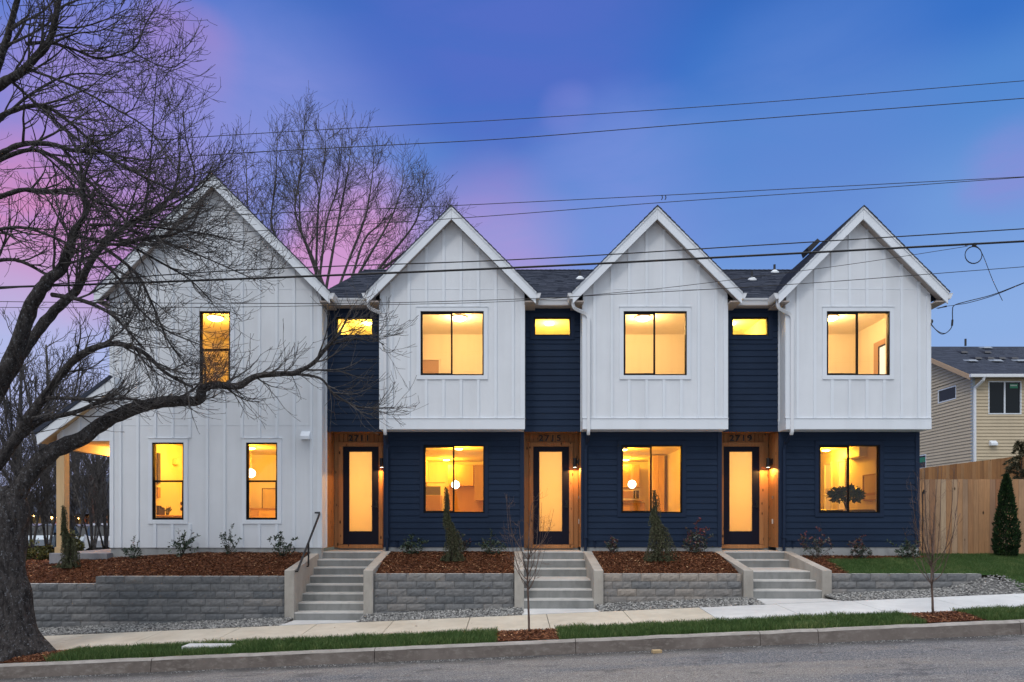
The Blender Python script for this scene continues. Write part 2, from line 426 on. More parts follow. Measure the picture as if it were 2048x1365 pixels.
def frosted():
    m = bpy.data.materials.new('frosted_glass'); m.use_nodes = True; t = m.node_tree; t.nodes.clear()
    o = t.nodes.new('ShaderNodeOutputMaterial'); mx = t.nodes.new('ShaderNodeMixShader'); mx.inputs[0].default_value = .05
    tr = t.nodes.new('ShaderNodeBsdfTranslucent'); tr.inputs[0].default_value = (.92, .90, .84, 1)
    gl = t.nodes.new('ShaderNodeBsdfGlossy'); gl.inputs['Roughness'].default_value = .3
    t.links.new(tr.outputs[0], mx.inputs[1]); t.links.new(gl.outputs[0], mx.inputs[2]); t.links.new(mx.outputs[0], o.inputs[0]); return m
reg('frost', frosted())
def emis(name, c, s):
    m = bpy.data.materials.new(name); m.use_nodes = True; b = m.node_tree.nodes['Principled BSDF']
    b.inputs['Base Color'].default_value = (.8, .8, .8, 1); b.inputs['Emission Color'].default_value = (*c, 1); b.inputs['Emission Strength'].default_value = s; return m
reg('lamp', emis('lamp_glass', (1, .93, .72), 6)); reg('fairy', emis('fairy_bulb', (1, .50, .12), 22))
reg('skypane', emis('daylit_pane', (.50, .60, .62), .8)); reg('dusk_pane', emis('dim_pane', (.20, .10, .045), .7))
reg('roomwall', paint('room_wall', (.80, .74, .62), .02, .8)); reg('roomfloor', wood('room_floor', (.35, .20, .10), (.45, .28, .14), False))
reg('cab', wood('cabinet_wood', (.62, .40, .16), (.74, .52, .24), False)); reg('dark', mat('appliance_dark', (.05, .04, .035), .3))
reg('steel', mat('appliance_steel', (.45, .43, .40), .35, .6)); reg('grey', mat('grey_panel', (.16, .15, .14), .6))
reg('brown', mat('room_door', (.42, .27, .18), .6)); reg('art', paint('art_print', (.62, .50, .30), .25, .7, 8))
reg('backsplash', paint('backsplash', (.62, .40, .20), .06)); reg('ceramic', mat('ceramic', (.55, .5, .42), .3))
reg('ivory', mat('ivory_plastic', (.75, .73, .68), .4)); reg('pvc', mat('black_pipe', (.02, .02, .022), .5))
reg('lead', mat('pipe_flashing', (.62, .65, .66), .5)); reg('brick', concrete('old_brick', (.10, .05, .04), (.17, .085, .065)))
reg('red', mat('red_paint', (.20, .045, .02), .6)); reg('green', mat('green_sticker', (.01, .22, .11), .5))
reg('dimglass', mat('dark_window_glass', (.006, .009, .012), .04, 0, .25)); reg('tyre', mat('tyre', (.01, .01, .01), .9))
reg('carsilver', mat('car_paint_silver', (.32, .36, .40), .25, .6)); reg('cardark', mat('car_paint_dark', (.03, .035, .045), .25, .4)); reg('carwhite', mat('car_paint_white', (.55, .57, .6), .25, .1))
# ================================================================ building pieces
def cut(x0, x1, holes):
    """intervals of [x0,x1] outside the hole intervals"""
    out = [(x0, x1)]
    for h0, h1 in holes:
        nxt = []
        for a, b in out:
            if h1 <= a or h0 >= b: nxt.append((a, b)); continue
            if h0 > a: nxt.append((a, h0))
            if h1 < b: nxt.append((h1, b))
        out = nxt
    return [(a, b) for a, b in out if b - a > 1e-4]
def lap(mb, x0, x1, z0, z1, y, holes=(), step=.1513, proud=.018, axis='y', side=1):
    """horizontal lap siding as real slanted boards; holes = (x0,x1,z0,z1). axis 'x' puts it on a side wall (x = y)."""
    def pt(u, w, d):
        return (u, y - d, w) if axis == 'y' else (y + side * d, u, w)
    n = int(math.ceil((z1 - z0) / step)); lastr = 0
    for i in range(n):
        a = z0 + i * step; b = min(z1, a + step); rr = rng.random()
        zs = sorted({a, b} | {h for q in holes for h in (q[2], q[3]) if a < h < b})
        for za, zb in zip(zs, zs[1:]):
            m = (za + zb) / 2
            hs = [(q[0], q[1]) for q in holes if q[2] < m < q[3]]
            da = proud * (1 - (za - a) / step) + .002; db = proud * (1 - (zb - a) / step) + .002
            for u, v in cut(x0, x1, hs):
                mb.poly([pt(u, za, da), pt(v, za, da), pt(v, zb, db), pt(u, zb, db)], rr)
                if za == a: mb.poly([pt(u, za, 0), pt(v, za, 0), pt(v, za, da), pt(u, za, da)], rr)
def sheet(mb, x0, x1, z0, z1, y, holes=()):
    zs = sorted({z0, z1} | {h for q in holes for h in (q[2], q[3]) if z0 < h < z1})
    for za, zb in zip(zs, zs[1:]):
        m = (za + zb) / 2
        for u, v in cut(x0, x1, [(q[0], q[1]) for q in holes if q[2] < m < q[3]]):
            mb.poly([(u, y, za), (v, y, za), (v, y, zb), (u, y, zb)])
def battens(mb, xs, z0, ztop, y, blocks=(), w=.062, d=.026):
    """vertical battens at xs from z0 up to ztop(x), left out where a block (x0,x1,z0,z1) lies"""
    for x in xs:
        iv = cut(z0, ztop(x), [(q[2], q[3]) for q in blocks if q[0] < x + w / 2 and q[1] > x - w / 2])
        for a, b in iv:
            mb.box(x - w / 2, x + w / 2, y - d, y + .002, a, b)
def casing(parent, name, x0, x1, z0, z1, y, mt, w=.095, proud=.026, head=True):
    mb = MB()
    mb.box(x0 - w, x0, y - proud, y + .02, z0 - w, z1 + w).box(x1, x1 + w, y - proud, y + .02, z0 - w, z1 + w)
    mb.box(x0, x1, y - proud, y + .02, z1, z1 + w).box(x0, x1, y - proud, y + .02, z0 - w, z0)
    if head: mb.box(x0 - w - .01, x1 + w + .01, y - proud - .014, y + .02, z1 + w + .001, z1 + w + .013)
    return mb.build(name, mt, parent, bevel=.002)
def window(parent, x0, x1, z0, z1, y, mt, kind='slide', split=.48, room_y=None):
    """frame as the part; trim, sash and panes as its sub-parts"""
    t = .030
    f = MB(); yb = y + .075; y -= .006
    f.box(x0, x0 + t, y, yb, z0, z1).box(x1 - t, x1, y, yb, z0, z1)
    f.box(x0 + t, x1 - t, y, yb, z1 - t, z1).box(x0 + t, x1 - t, y, yb, z0, z0 + t)
    # jambs to the room
    w = f.build('window', M['black'], parent)
    j = MB(); ry = yb + .10; e = .012
    j.box(x0 - e, x0 + .002, yb, ry, z0 - e, z1 + e).box(x1 - .002, x1 + e, yb, ry, z0 - e, z1 + e)
    j.box(x0 + .002, x1 - .002, yb, ry, z1 - .002, z1 + e).box(x0 + .002, x1 - .002, yb, ry, z0 - e, z0 + .002)
    j.build('jamb', M['roomwall'], w)
    casing(w, 'trim', x0, x1, z0, z1, y + .006, mt)
    s = MB()
    if kind == 'slide':
        xm = x0 + (x1 - x0) * split; q = .034
        s.box(x0 + t, x0 + t + .018, y + .012, y + .04, z0 + t, z1 - t).box(xm - .002, xm + .036, y + .010, y + .06, z0 + t, z1 - t)
        s.box(x0 + t + .018, xm - .002, y + .012, y + .04, z1 - t - q, z1 - t).box(x0 + t + .018, xm - .002, y + .012, y + .04, z0 + t, z0 + t + .022)
        s.build('sash', M['black'], w)
        for a, b, c in ((x0 + t + .018, xm - .002, .026), (xm + .036, x1 - t, .05)):
            g = MB(); g.poly([(a, y + c, z0 + t), (b, y + c, z0 + t), (b, y + c, z1 - t), (a, y + c, z1 - t)]); g.build('pane', M['glass'], w)
    elif kind == 'hung':
        zm = z0 + (z1 - z0) * .5
        s.box(x0 + t, x1 - t, y + .014, y + .05, zm - .02, zm + .022)
        s.box(x0 + t, x0 + t + .022, y + .014, y + .05, z0 + t, zm - .02).box(x1 - t - .022, x1 - t, y + .014, y + .05, z0 + t, zm - .02)
        s.box(x0 + t + .022, x1 - t - .022, y + .014, y + .05, z0 + t, z0 + t + .02)
        s.build('sash', M['black'], w)
        for a, b, c in ((z0 + t, zm - .02, .03), (zm + .022, z1 - t, .06)):
            g = MB(); g.poly([(x0 + t, y + c, a), (x1 - t, y + c, a), (x1 - t, y + c, b), (x0 + t, y + c, b)]); g.build('pane', M['glass'], w)
    else:
        g = MB(); g.poly([(x0 + t, y + .03, z0 + t), (x1 - t, y + .03, z0 + t), (x1 - t, y + .03, z1 - t), (x0 + t, y + .03, z1 - t)]); g.build('pane', M['glass'], w)
    return w
def room(parent, x0, x1, y0, y1, z0, z1, holes, name='room'):
    mb = MB(); m = .01
    sheet(mb, x0, x1, z0, z1, y0, holes)
    mb.poly([(x0, y1, z0), (x1, y1, z0), (x1, y1, z1), (x0, y1, z1)])
    mb.poly([(x0, y0, z0), (x0, y1, z0), (x0, y1, z1), (x0, y0, z1)])
    mb.poly([(x1, y0, z0), (x1, y1, z0), (x1, y1, z1), (x1, y0, z1)])
    mb.poly([(x0, y0, z1), (x1, y0, z1), (x1, y1, z1), (x0, y1, z1)])
    r = mb.build(name, M['roomwall'], parent)
    fl = MB()
    n = int((x1 - x0) / .14) + 1
    for i in range(n):
        a = x0 + i * .14; b = min(x1, a + .137); fl.poly([(a, y0, z0 + .004), (b, y0, z0 + .004), (b, y1, z0 + .004), (a, y1, z0 + .004)], rng.random())
    fl.poly([(x0, y0, z0), (x1, y0, z0), (x1, y1, z0), (x0, y1, z0)], .5)
    fl.build('floor', M['roomfloor'], r)
    return r
WARM = (1.0, .43, .022); PEACH = (1.0, .60, .215)
def bulb(parent, loc, power, color, size=.12, spot=None, name='bulb'):
    l = bpy.data.lights.new(name, 'SPOT' if spot else 'POINT'); l.energy = power; l.color = color; l.shadow_soft_size = size
    if spot: l.spot_size = R(spot); l.spot_blend = .25
    o = bpy.data.objects.new(name, l); col.objects.link(o); o.parent = parent
    o.location = Vector(loc) - (parent.location if parent.type == 'EMPTY' else Vector((0, 0, 0)))
    return o
def downspout(mb, pts, w=.062, d=.05):
    """rectangular pipe through points"""
    pts = [Vector(p) for p in pts]; n0 = len(mb.v)
    for i, p in enumerate(pts):
        t = (pts[min(i + 1, len(pts) - 1)] - pts[max(i - 1, 0)]).normalized()
        xa = Vector((1, 0, 0)); xa = (xa - t * xa.dot(t)).normalized() if abs(t.x) < .95 else Vector((0, 0, 1))
        ya = t.cross(xa).normalized()
        for sx, sy in ((-1, -1), (1, -1), (1, 1), (-1, 1)):
            mb.v.append(tuple(p + xa * sx * w / 2 + ya * sy * d / 2))
    for i in range(len(pts) - 1):
        for k in range(4):
            a = n0 + i * 4 + k; b = n0 + i * 4 + (k + 1) % 4
            mb.f.append((a, b, b + 4, a + 4)); mb.r.append(.5)
    for e, rev in ((n0, True), (n0 + 4 * (len(pts) - 1), False)):
        q = [e, e + 1, e + 2, e + 3]; mb.f.append(tuple(reversed(q) if rev else q)); mb.r.append(.5)
def smoothpath(pts, n=6):
    """Catmull-Rom"""
    pts = [Vector(p) for p in pts]; out = []
    for i in range(len(pts) - 1):
        p0 = pts[max(i - 1, 0)]; p1 = pts[i]; p2 = pts[i + 1]; p3 = pts[min(i + 2, len(pts) - 1)]
        for k in range(n):
            t = k / n
            out.append(.5 * ((2 * p1) + (p2 - p0) * t + (2 * p0 - 5 * p1 + 4 * p2 - p3) * t * t + (3 * p1 - p0 - 3 * p2 + p3) * t ** 3))
    out.append(pts[-1]); return out

YF, YM, YD, YR = 16.0, 16.44, 17.08, 15.75      # front wall, recessed wall, door wall, rake board
EAVE = 7.452; SBOT = 1.545
def gable(parent, xc, half, whalf, yback, gut=True, ridge_back=None):
    """a 45 degree gable roof: shingled slopes, rake boards with a mitre at the apex, soffit under the rake"""
    apex = EAVE + half; th = .045
    rf = MB()
    for s in (-1, 1):
        a = [(xc + s * (half + .035), YR - .03, EAVE - .035 + .035), (xc, YR - .03, apex + .05), (xc, yback, apex + .05), (xc + s * (half + .035), yback, EAVE)]
        # split into courses so that the lower edges make a saw-tooth line
        n = int(half / .1)
        for i in range(n):
            u0 = i / n; u1 = (i + 1) / n
            x0 = xc + s * (half + .035) * (1 - u0); x1 = xc + s * (half + .035) * (1 - u1)
            z0 = EAVE + (apex + .05 - EAVE) * u0 + .014; z1 = EAVE + (apex + .05 - EAVE) * u1
            e = .012 * rng.random()
            rf.poly([(x0, YR - .025 - e, z0), (x1, YR - .025 - e, z1), (x1, yback, z1), (x0, yback, z0)])
            rf.poly([(x0, YR - .025 - e, z0 - .02), (x0, YR - .025 - e, z0), (x0, yback, z0), (x0, yback, z0 - .02)])
            rf.poly([(x0, YR - .025 - e, z0 - .03), (x1, YR - .025 - e, z1 - .03), (x1, YR - .025 - e, z1), (x0, YR - .025 - e, z0)])
        rf.poly([(xc + s * half, YR, EAVE - .03), (xc, YR, apex - .03), (xc, yback, apex - .03), (xc + s * half, yback, EAVE - .03)])
    roof = rf.build('roof', M['shingle'], parent)
    rk = MB(); v = .265
    for s in (-1, 1):
        g = .002 * s
        pts = [(xc + s * half, YR, EAVE), (xc + g, YR, apex), (xc + g, YR, apex - v), (xc + s * half, YR, EAVE - v)]
        if s < 0: pts.reverse()
        rk.extrude(pts, (0, .03, 0))
        # little drip moulding on top of the board
        m = [(xc + s * (half + .012), YR - .018, EAVE + .012), (xc + g, YR - .018, apex + .024), (xc + g, YR - .018, apex - .028), (xc + s * (half + .012), YR - .018, EAVE - .04)]
        if s < 0: m.reverse()
        rk.extrude(m, (0, .018, 0))
    rk.build('rake_board', M['white_trim'], roof)
    sf = MB()
    for s in (-1, 1):
        z = .20
        sf.poly([(xc + s * half, YR + .03, EAVE - z), (xc, YR + .03, apex - z), (xc, YF, apex - z), (xc + s * half, YF, EAVE - z)])
        # side eave soffit and fascia
        sf.box(min(xc + s * half, xc + s * whalf), max(xc + s * half, xc + s * whalf), YR + .03, YM + .3, EAVE - .215, EAVE - .185)
    sf.build('soffit', M['soffit'], roof)
    return roof, apex
def side_gutter(parent, x, s, y1, y0=YR + .005):
    """K-style gutter along an eave that runs away from the street; s = side it hangs on"""
    mb = MB(); z1 = EAVE + .005 - .03
    prof = [(x, z1), (x + s * .115, z1), (x + s * .10, z1 - .05), (x + s * .065, z1 - .125), (x, z1 - .125)]
    mb.extrude([(a, y0, b) for a, b in (prof if s > 0 else prof[::-1])], (0, y1 - y0, 0))
    mb.box(min(x, x + s * .118), max(x, x + s * .118), y0 - .004, y0 + .01, z1 - .008, z1 + .006)
    return mb.build('gutter', M['gutter'], parent, bevel=.002)
def front_gutter(parent, x0, x1):
    mb = MB(); y = 16.16; z1 = Z(597, 16.16)
    prof = [(y, z1), (y + .12, z1), (y + .12, z1 - .14), (y + .05, z1 - .14), (y + .03, z1 - .06), (y, z1 - .03)]
    mb.extrude([(x0, a, b) for a, b in prof], (x1 - x0, 0, 0))
    mb.box(x0, x1, y - .006, y + .004, z1 - .012, z1 + .004)
    return mb.build('gutter', M['gutter'], parent)
RIDGE_Y, RIDGE_Z = 21.9, 10.2
def main_roof(parent, x0, x1):
    mb = MB(); n = 52
    for sgn in (0, 1):
        for i in range(n):
            a, b = i / n, (i + 1) / n
            if sgn == 0: y0 = 16.19 + (RIDGE_Y - 16.19) * a; y1 = 16.19 + (RIDGE_Y - 16.19) * b
            else: y0 = 27.6 - (27.6 - RIDGE_Y) * a; y1 = 27.6 - (27.6 - RIDGE_Y) * b
            z0 = 7.45 + (RIDGE_Z - 7.45) * a; z1 = 7.45 + (RIDGE_Z - 7.45) * b
            if sgn == 0:   # tabs of uneven height along each course
                x = x0
                while x < x1 - 1e-6:
                    w = rng.uniform(.14, .36); xe = min(x1, x + w); h = rng.choice((.010, .014, .019))
                    mb.poly([(x, y0, z0 + h), (xe, y0, z0 + h), (xe, y1, z1 + .004), (x, y1, z1 + .004)])
                    mb.poly([(x, y0, z0 - .01), (xe, y0, z0 - .01), (xe, y0, z0 + h), (x, y0, z0 + h)]); x = xe
            else: mb.poly([(x0, y0, z0 + .012), (x1, y0, z0 + .012), (x1, y1, z1), (x0, y1, z1)])
    # ridge cap
    x = x0
    while x < x1:
        xe = min(x1, x + .15)
        for s in (-1, 1): mb.poly([(x, RIDGE_Y, RIDGE_Z + .04), (xe, RIDGE_Y, RIDGE_Z + .03), (xe, RIDGE_Y + s * .16, RIDGE_Z - .05), (x, RIDGE_Y + s * .16, RIDGE_Z - .04)])
        x = xe
    return mb.build('roof', M['shingle'], parent)
def pipe_vent(parent, px, py, r=.028, h=.24):
    """vent pipe with a light flashing on the front slope, found from its base pixel"""
    k = (RIDGE_Z - 7.45) / (RIDGE_Y - 16.19)
    Y = (7.45 - k * 16.19 - EYE) / ((CY - py) / F - k); x = X(px, Y); z = Z(py, Y)
    fl = MB(); fl.lathe((x, Y, z - .03), [(.15, -.04), (.13, .03), (.07, .085), (.045, .10)], 14)
    f = fl.build('vent_flashing', M['lead'], parent, smooth=False)
    p = MB(); p.lathe((x, Y, z), [(r * 1.3, 0), (r * 1.3, h)], 10); p.build('vent_pipe', M['pvc'], parent)
def digits(parent, text, x0, x1, z, h, y, mt):
    cu = bpy.data.curves.new('digits', 'FONT'); cu.body = text; cu.size = 1; cu.extrude = .05; cu.offset = .022; cu.space_character = 1.25
    t = bpy.data.objects.new('digits', cu); col.objects.link(t)
    dg = bpy.context.evaluated_depsgraph_get(); me = bpy.data.meshes.new_from_object(t.evaluated_get(dg))
    bpy.data.objects.remove(t); bpy.data.curves.remove(cu)
    xs = [v.co.x for v in me.vertices]; ys = [v.co.y for v in me.vertices]
    sx = (x1 - x0) / (max(xs) - min(xs)); sy = h / (max(ys) - min(ys)); mx, my = min(xs), min(ys)
    for v in me.vertices:
        a, b, c = v.co; v.co = (x0 + (a - mx) * sx, y - c * .2, z + (b - my) * sy)
    me.materials.clear(); me.materials.append(mt); me.name = 'house_number'
    o = bpy.data.objects.new('house_number', me); col.objects.link(o); o.parent = parent; o.location = -parent.location
    return o

# ================================================================ the three townhouses with bays
U0, STEP, RW, UW = -4.457, 4.755, 1.365, 4.748
BX = RW; WX0, WX1 = RW + .95, RW + .95 + 1.48          # bay window
LX0, LX1 = RW + .965, RW + .965 + 1.465
UWZ = (Z(751.3, YF), Z(623.3, YF)); LWZ = (Z(1026.5, YM), Z(890.5, YM))
PWX = (.235, 1.115); PWZ = (6.63, 7.075)
DX0, DX1 = .232, 1.128; DZ0, DZ1 = 1.592, 4.03
BB0, BB1 = 4.318, 4.566
def build_unit(u, label):
    root = empty('townhouse', (u, YF, 1.4), label, 'house', 'navy and white townhouses in a row')
    bc = u + (RW + UW) / 2; bl, br = u + RW, u + UW
    # --- bay: board and batten
    hole = (u + WX0, u + WX1, *UWZ); tr = (hole[0] - .10, hole[1] + .10, hole[2] - .10, hole[3] + .115)
    w = MB(); ez = EAVE + 1.953 - .205 - (br - bl) / 2; sheet(w, bl, br, BB1, ez, YF, [hole])
    top = EAVE + (br - bl) / 2 + .20
    hz = ez + (br - bl) / 2
    w.poly([(bl, YF, ez), (br, YF, ez), (bc, YF, hz)])
    w.poly([(bl, YF, BB0), (bl, YM + .02, BB0), (bl, YM + .02, EAVE), (bl, YF, EAVE)])
    w.poly([(br, YF, BB0), (br, YM + .02, BB0), (br, YM + .02, EAVE), (br, YF, EAVE)])
    wall = w.build('bay_wall', M['white'], root)
    b = MB(); tops = lambda x: EAVE + 1.953 - .21 - abs(x - bc)
    xs = [bc + (i - .5) * .4065 for i in range(-3, 5)]; xs = [x for x in xs if abs(x - bc) < (br - bl) / 2 - .1]
    battens(b, xs, BB1 + .02, tops, YF, [tr])
    b.box(bl, bl + .09, YF - .02, YF + .002, BB1 + .02, EAVE).box(br - .09, br, YF - .02, YF + .002, BB1 + .02, EAVE)
    b.box(bl - .018, bl + .001, YF - .02, YF + .07, BB1 + .02, EAVE - .2).box(bl - .018, bl + .001, YM - .05, YM + .01, BB0 + .003, EAVE - .2)
    b.box(br - .001, br + .012, YF - .02, YF + .07, BB1 + .02, EAVE - .2)
    b.box(bl + .09, br - .09, YF - .006, YF + .002, Z(579, YF), Z(578, YF) + .006)
    b.build('batten', M['white_trim'], wall)
    bb = MB(); bb.box(bl - .012, br + .012, YF - .034, YF + .01, BB0, BB1).box(bl - .02, br + .02, YF - .048, YF + .01, BB1 + .001, BB1 + .013)
    bb.box(bl - .012, bl + .01, YF + .01, YM - .05, BB0, BB1 - .002).box(bl + .01, br - .01, YF + .01, YM, BB0 - .006, BB0 + .02)
    bb.build('belly_band', M['white_trim'], wall, bevel=.002)
    window(root, hole[0], hole[1], hole[2], hole[3], YF, M['white_trim'])
    # --- recessed navy panel
    ph = (u + PWX[0], u + PWX[1], *PWZ)
    n = MB(); lap(n, u, bl, BB0, 7.30, YM, [ph]); n.build('navy_panel', M['navy'], root)
    window(root, ph[0], ph[1], ph[2], ph[3], YM - .004, M['navy_trim'], 'fixed')
    s = MB(); s.box(u, bl, 16.20, YM + .02, 7.285, 7.30).box(u, bl, 16.28, 16.31, 7.27, 7.46); s.build('eave_soffit', M['soffit'], root)
    # --- lower lap siding
    lh = (u + LX0, u + LX1, *LWZ)
    n = MB(); lap(n, bl + .10, br - .10, SBOT, BB0 - .004, YM, [lh])
    lw = n.build('lower_wall', M['navy'], root)
    t = MB(); t.box(bl, bl + .10, YM - .03, YM + .06, SBOT, BB0 - .004).box(br - .10, br, YM - .03, YM + .06, SBOT, BB0 - .004)
    t.box(bl + .10, br - .10, YM - .022, YM, BB0 - .11, BB0 - .006)
    t.build('corner_trim', M['navy_trim'], lw)
    window(root, lh[0], lh[1], lh[2], lh[3], YM - .004, M['navy_trim'])
    f = MB(); f.box(bl + .002, br - .002, YM - .002, YM + .16, 1.1, SBOT - .006).box(u, bl, YD + .02, YD + .15, 1.1, 1.50); f.build('foundation', M['found'], root)
    # --- entry: cedar boards
    e = MB(); y = YD
    def planks(a, c, z0, z1, yy, step=.105):
        m = max(1, int(round((c - a) / step))); s_ = (c - a) / m
        for i in range(m): e.box(a + i * s_ + .0055, a + (i + 1) * s_ - .0055, yy - .008 * rng.random(), yy + .03, z0, z1, rng.random())
    e.box(u, u + DX0, y + .032, y + .05, 1.50, 4.37, .9).box(u + DX1, bl, y + .032, y + .05, 1.50, 4.37, .9).box(u + DX0, u + DX1, y + .032, y + .05, DZ1, 4.37, .9).box(u + DX0, u + DX1, y + .032, y + .05, 1.50, DZ0, .9)
    planks(u + .01, u + DX0 - .10, 1.50, 4.37, y); planks(u + DX1 + .10, bl - .005, 1.50, 4.37, y); planks(u + DX0 - .10, u + DX1 + .10, 4.14, 4.37, y)
    for sx, x in ((1, u), (-1, bl)):            # side walls of the recess
        m = 6; d = (YD - YM - .02) / m
        for i in range(m):
            a = x - .02 if sx > 0 else x - .003; bq = x + .003 if sx > 0 else x + .02
            e.box(a, bq, YM + .02 + i * d + .003, YM + .02 + (i + 1) * d - .003, 1.53, 4.37, rng.random() * .7)
    e.box(u, bl, YM + .03, YD, 4.355, 4.37, .7)
    entry = e.build('entry_cladding', M['cedar'], root)
    dt = MB(); dy = YD - .035
    dt.box(u + DX0 - .10, u + DX0, dy, YD, DZ0, DZ1, .1).box(u + DX1, u + DX1 + .10, dy, YD, DZ0, DZ1, .25)
    dt.box(u + DX0 - .11, u + DX1 + .11, dy - .008, YD, DZ1, DZ1 + .098, .35).box(u + DX0 - .10, u + DX1 + .10, dy - .03, YD, DZ0 - .105, DZ0 - .012, .1)
    dt.box(u + DX0 - .125, u + DX1 + .125, dy - .018, YD, DZ1 + .099, DZ1 + .112, .9)
    dt.build('door_trim', M['cedar'], entry, bevel=.002)
    d = MB(); gx0, gx1, gz0, gz1 = u + DX0 + .155, u + DX1 - .175, Z(1063, YD), Z(904, YD)
    yy0, yy1 = YD - .01, YD + .035
    d.box(u + DX0, gx0, yy0, yy1, DZ0, DZ1).box(gx1, u + DX1, yy0, yy1, DZ0, DZ1).box(gx0, gx1, yy0, yy1, DZ0, gz0).box(gx0, gx1, yy0, yy1, gz1, DZ1)
    d.box(u + DX0, u + DX1, yy0 - .02, yy0, DZ0 - .01, DZ0 + .02)
    dr = d.build('door', M['door'], root, bevel=.002)
    g = MB(); g.box(gx0, gx1, YD + .008, YD + .016, gz0, gz1); g.build('door_glass', M['frost'], dr)
    h = MB(); hx = u + DX1 - .055
    h.box(hx - .028, hx + .028, yy0 - .022, yy0, 2.50, 2.57).box(hx - .02, hx + .02, yy0 - .02, yy0, 2.569, 2.626).box(hx - .03, hx + .03, yy0 - .024, yy0, 2.625, 2.685).lathe((hx, yy0 - .05, 2.535), [(.012, 0), (.012, .03)], 10, 'y')
    h.build('lock_plate', M['blackm'], dr); h = MB(); h.box(hx - .125, hx + .012, yy0 - .062, yy0 - .044, 2.528, 2.544); h.build('handle', M['blackm'], dr)
    v = MB(); v.box(bl - .028, bl - .016, 16.74, 16.80, 2.10, 2.22); v.build('outlet_cover', M['ivory'], entry)
    v = MB(); v.box(bl - .030, bl - .016, 16.75, 16.78, 2.72, 2.78); v.build('doorbell', M['steel'], entry)
    # --- roofs
    rf, _ = gable(root, bc, 1.953, (br - bl) / 2, 20.4)
    side_gutter(rf, bc - 1.953, -1, 16.30); side_gutter(rf, bc + 1.953, 1, 16.30)
    mr = main_roof(root, u - .30, u + STEP - .30)
    front_gutter(mr, u + .20, u + RW - .255)
    # --- downspout: white down the bay, dark down the lower wall
    ds = MB(); x0 = bl - .245; x1 = bl + .125; yq = YF - .05
    pts = smoothpath([(x0, 15.86, 7.32), (x0, 15.86, 7.20), (x0 + .03, 15.87, 7.13), (x0 + .12, 15.90, 7.085), (x1 - .08, 15.94, 7.02), (x1 - .015, yq, 6.95), (x1, yq, 6.84), (x1, yq, 6.6)], 3)
    pts += [Vector((x1, yq, 5.5)), Vector((x1, yq, 4.34))] + smoothpath([(x1, yq, 4.30), (x1, yq + .01, 4.25), (x1 + .0, yq + .05, 4.20)], 2)
    downspout(ds, pts, .072, .055); ds.box(x0 - .05, x0 + .05, 15.82, 15.90, 7.31, 7.345)
    d1 = ds.build('downspout', M['gutter'], root, bevel=.004)
    ds = MB(); xq = bl + .13
    downspout(ds, [(x1, yq + .06, 4.22), (x1 - .0, YM - .12, 4.02), (xq - .03, YM - .075, 3.90), (xq - .03, YM - .075, 3.0), (xq - .03, YM - .075, 1.80)], .062, .05)
    ds.box(xq - .075, xq + .015, YM - .125, YM - .03, 1.76, 1.82); ds.lathe((xq - .03, YM - .075, 1.30), [(.035, 0), (.035, .46)], 10)
    ds.build('lower_downspout', M['navy_trim'], d1)
    fb = MB(); fx = bl + .33; fb.box(fx - .012, fx + .012, YM - .045, YM - .02, SBOT - .02, 1.72); fb.lathe((fx, YM - .05, 1.69), [(.022, -.01), (.03, .01), (.01, .03)], 8); fb.build('hose_tap', M['navy_trim'], lw)
    # --- back and side shell, so nothing shines through
    sh = MB(); sh.box(u, u + STEP - .008, 27.0, 27.2, 1.0, 7.5)
    sh.poly([(br - .006, YM + .03, 1.0), (br - .006, 27.0, 1.0), (br - .006, 27.0, 7.45), (br - .006, YM + .03, 7.45)])
    sh.build('rear_wall', M['white'], root)
    # --- rooms
    room(root, bl + .12, br - .12, YF + .17, 19.3, 4.62, 7.44, [hole], 'upper_room')
    room(root, bl + .12, br - .12, YM + .17, 24.4, 1.60, 4.27, [lh], 'lower_room')
    room(root, u + .05, bl - .02, YM + .17, 19.0, 4.42, 7.36, [ph], 'landing')
    room(root, u + .03, bl - .03, YD + .06, 19.3, 1.60, 4.33, [(u + DX0 + .02, u + DX1 - .02, DZ0 + .02, DZ1 - .02)], 'hall')
    return root
unit_labels = ['left townhouse of the row, touching the white corner house, house number 2711', 'middle townhouse of the row with a microwave behind its lower window, number 2715',
               'townhouse at the right end with a leafy plant behind its lower window, number 2719']
def copy_tree(o, parent=None):
    c = o.copy(); col.objects.link(c); c.parent = parent
    for ch in list(o.children): copy_tree(ch, c)
    return c
first = build_unit(U0, unit_labels[0])
units = [first]
for k in (1, 2):
    c = copy_tree(first); c.location.x = U0 + k * STEP; c['label'] = unit_labels[k]; units.append(c)
for k, (t, a, b) in enumerate((('2711', .37, .86), ('2715', .37, .92), ('2719', .385, .94))):
    digits(units[k], t, U0 + k * STEP + a, U0 + k * STEP + b, 4.168, .15, YD - .012, M['digit'])
# vents that belong to single roofs
pipe_vent(units[1], 1160, 558); pipe_vent(units[2], 1504, 560); pipe_vent(units[2], 1549, 545)
rv = MB(); u2 = U0 + 2 * STEP; bc2 = u2 + (RW + UW) / 2
yv = 17.6; xv = X(1632, yv); zv = EAVE + 1.953 - abs(xv - bc2) + .05
rv.extrude([(xv - .17, yv, zv - .10), (xv + .12, yv, zv + .20), (xv + .04, yv, zv + .27), (xv - .22, yv, zv + .04)], (0, .4, 0)); rv.build('roof_vent', M['pvc'], units[2])
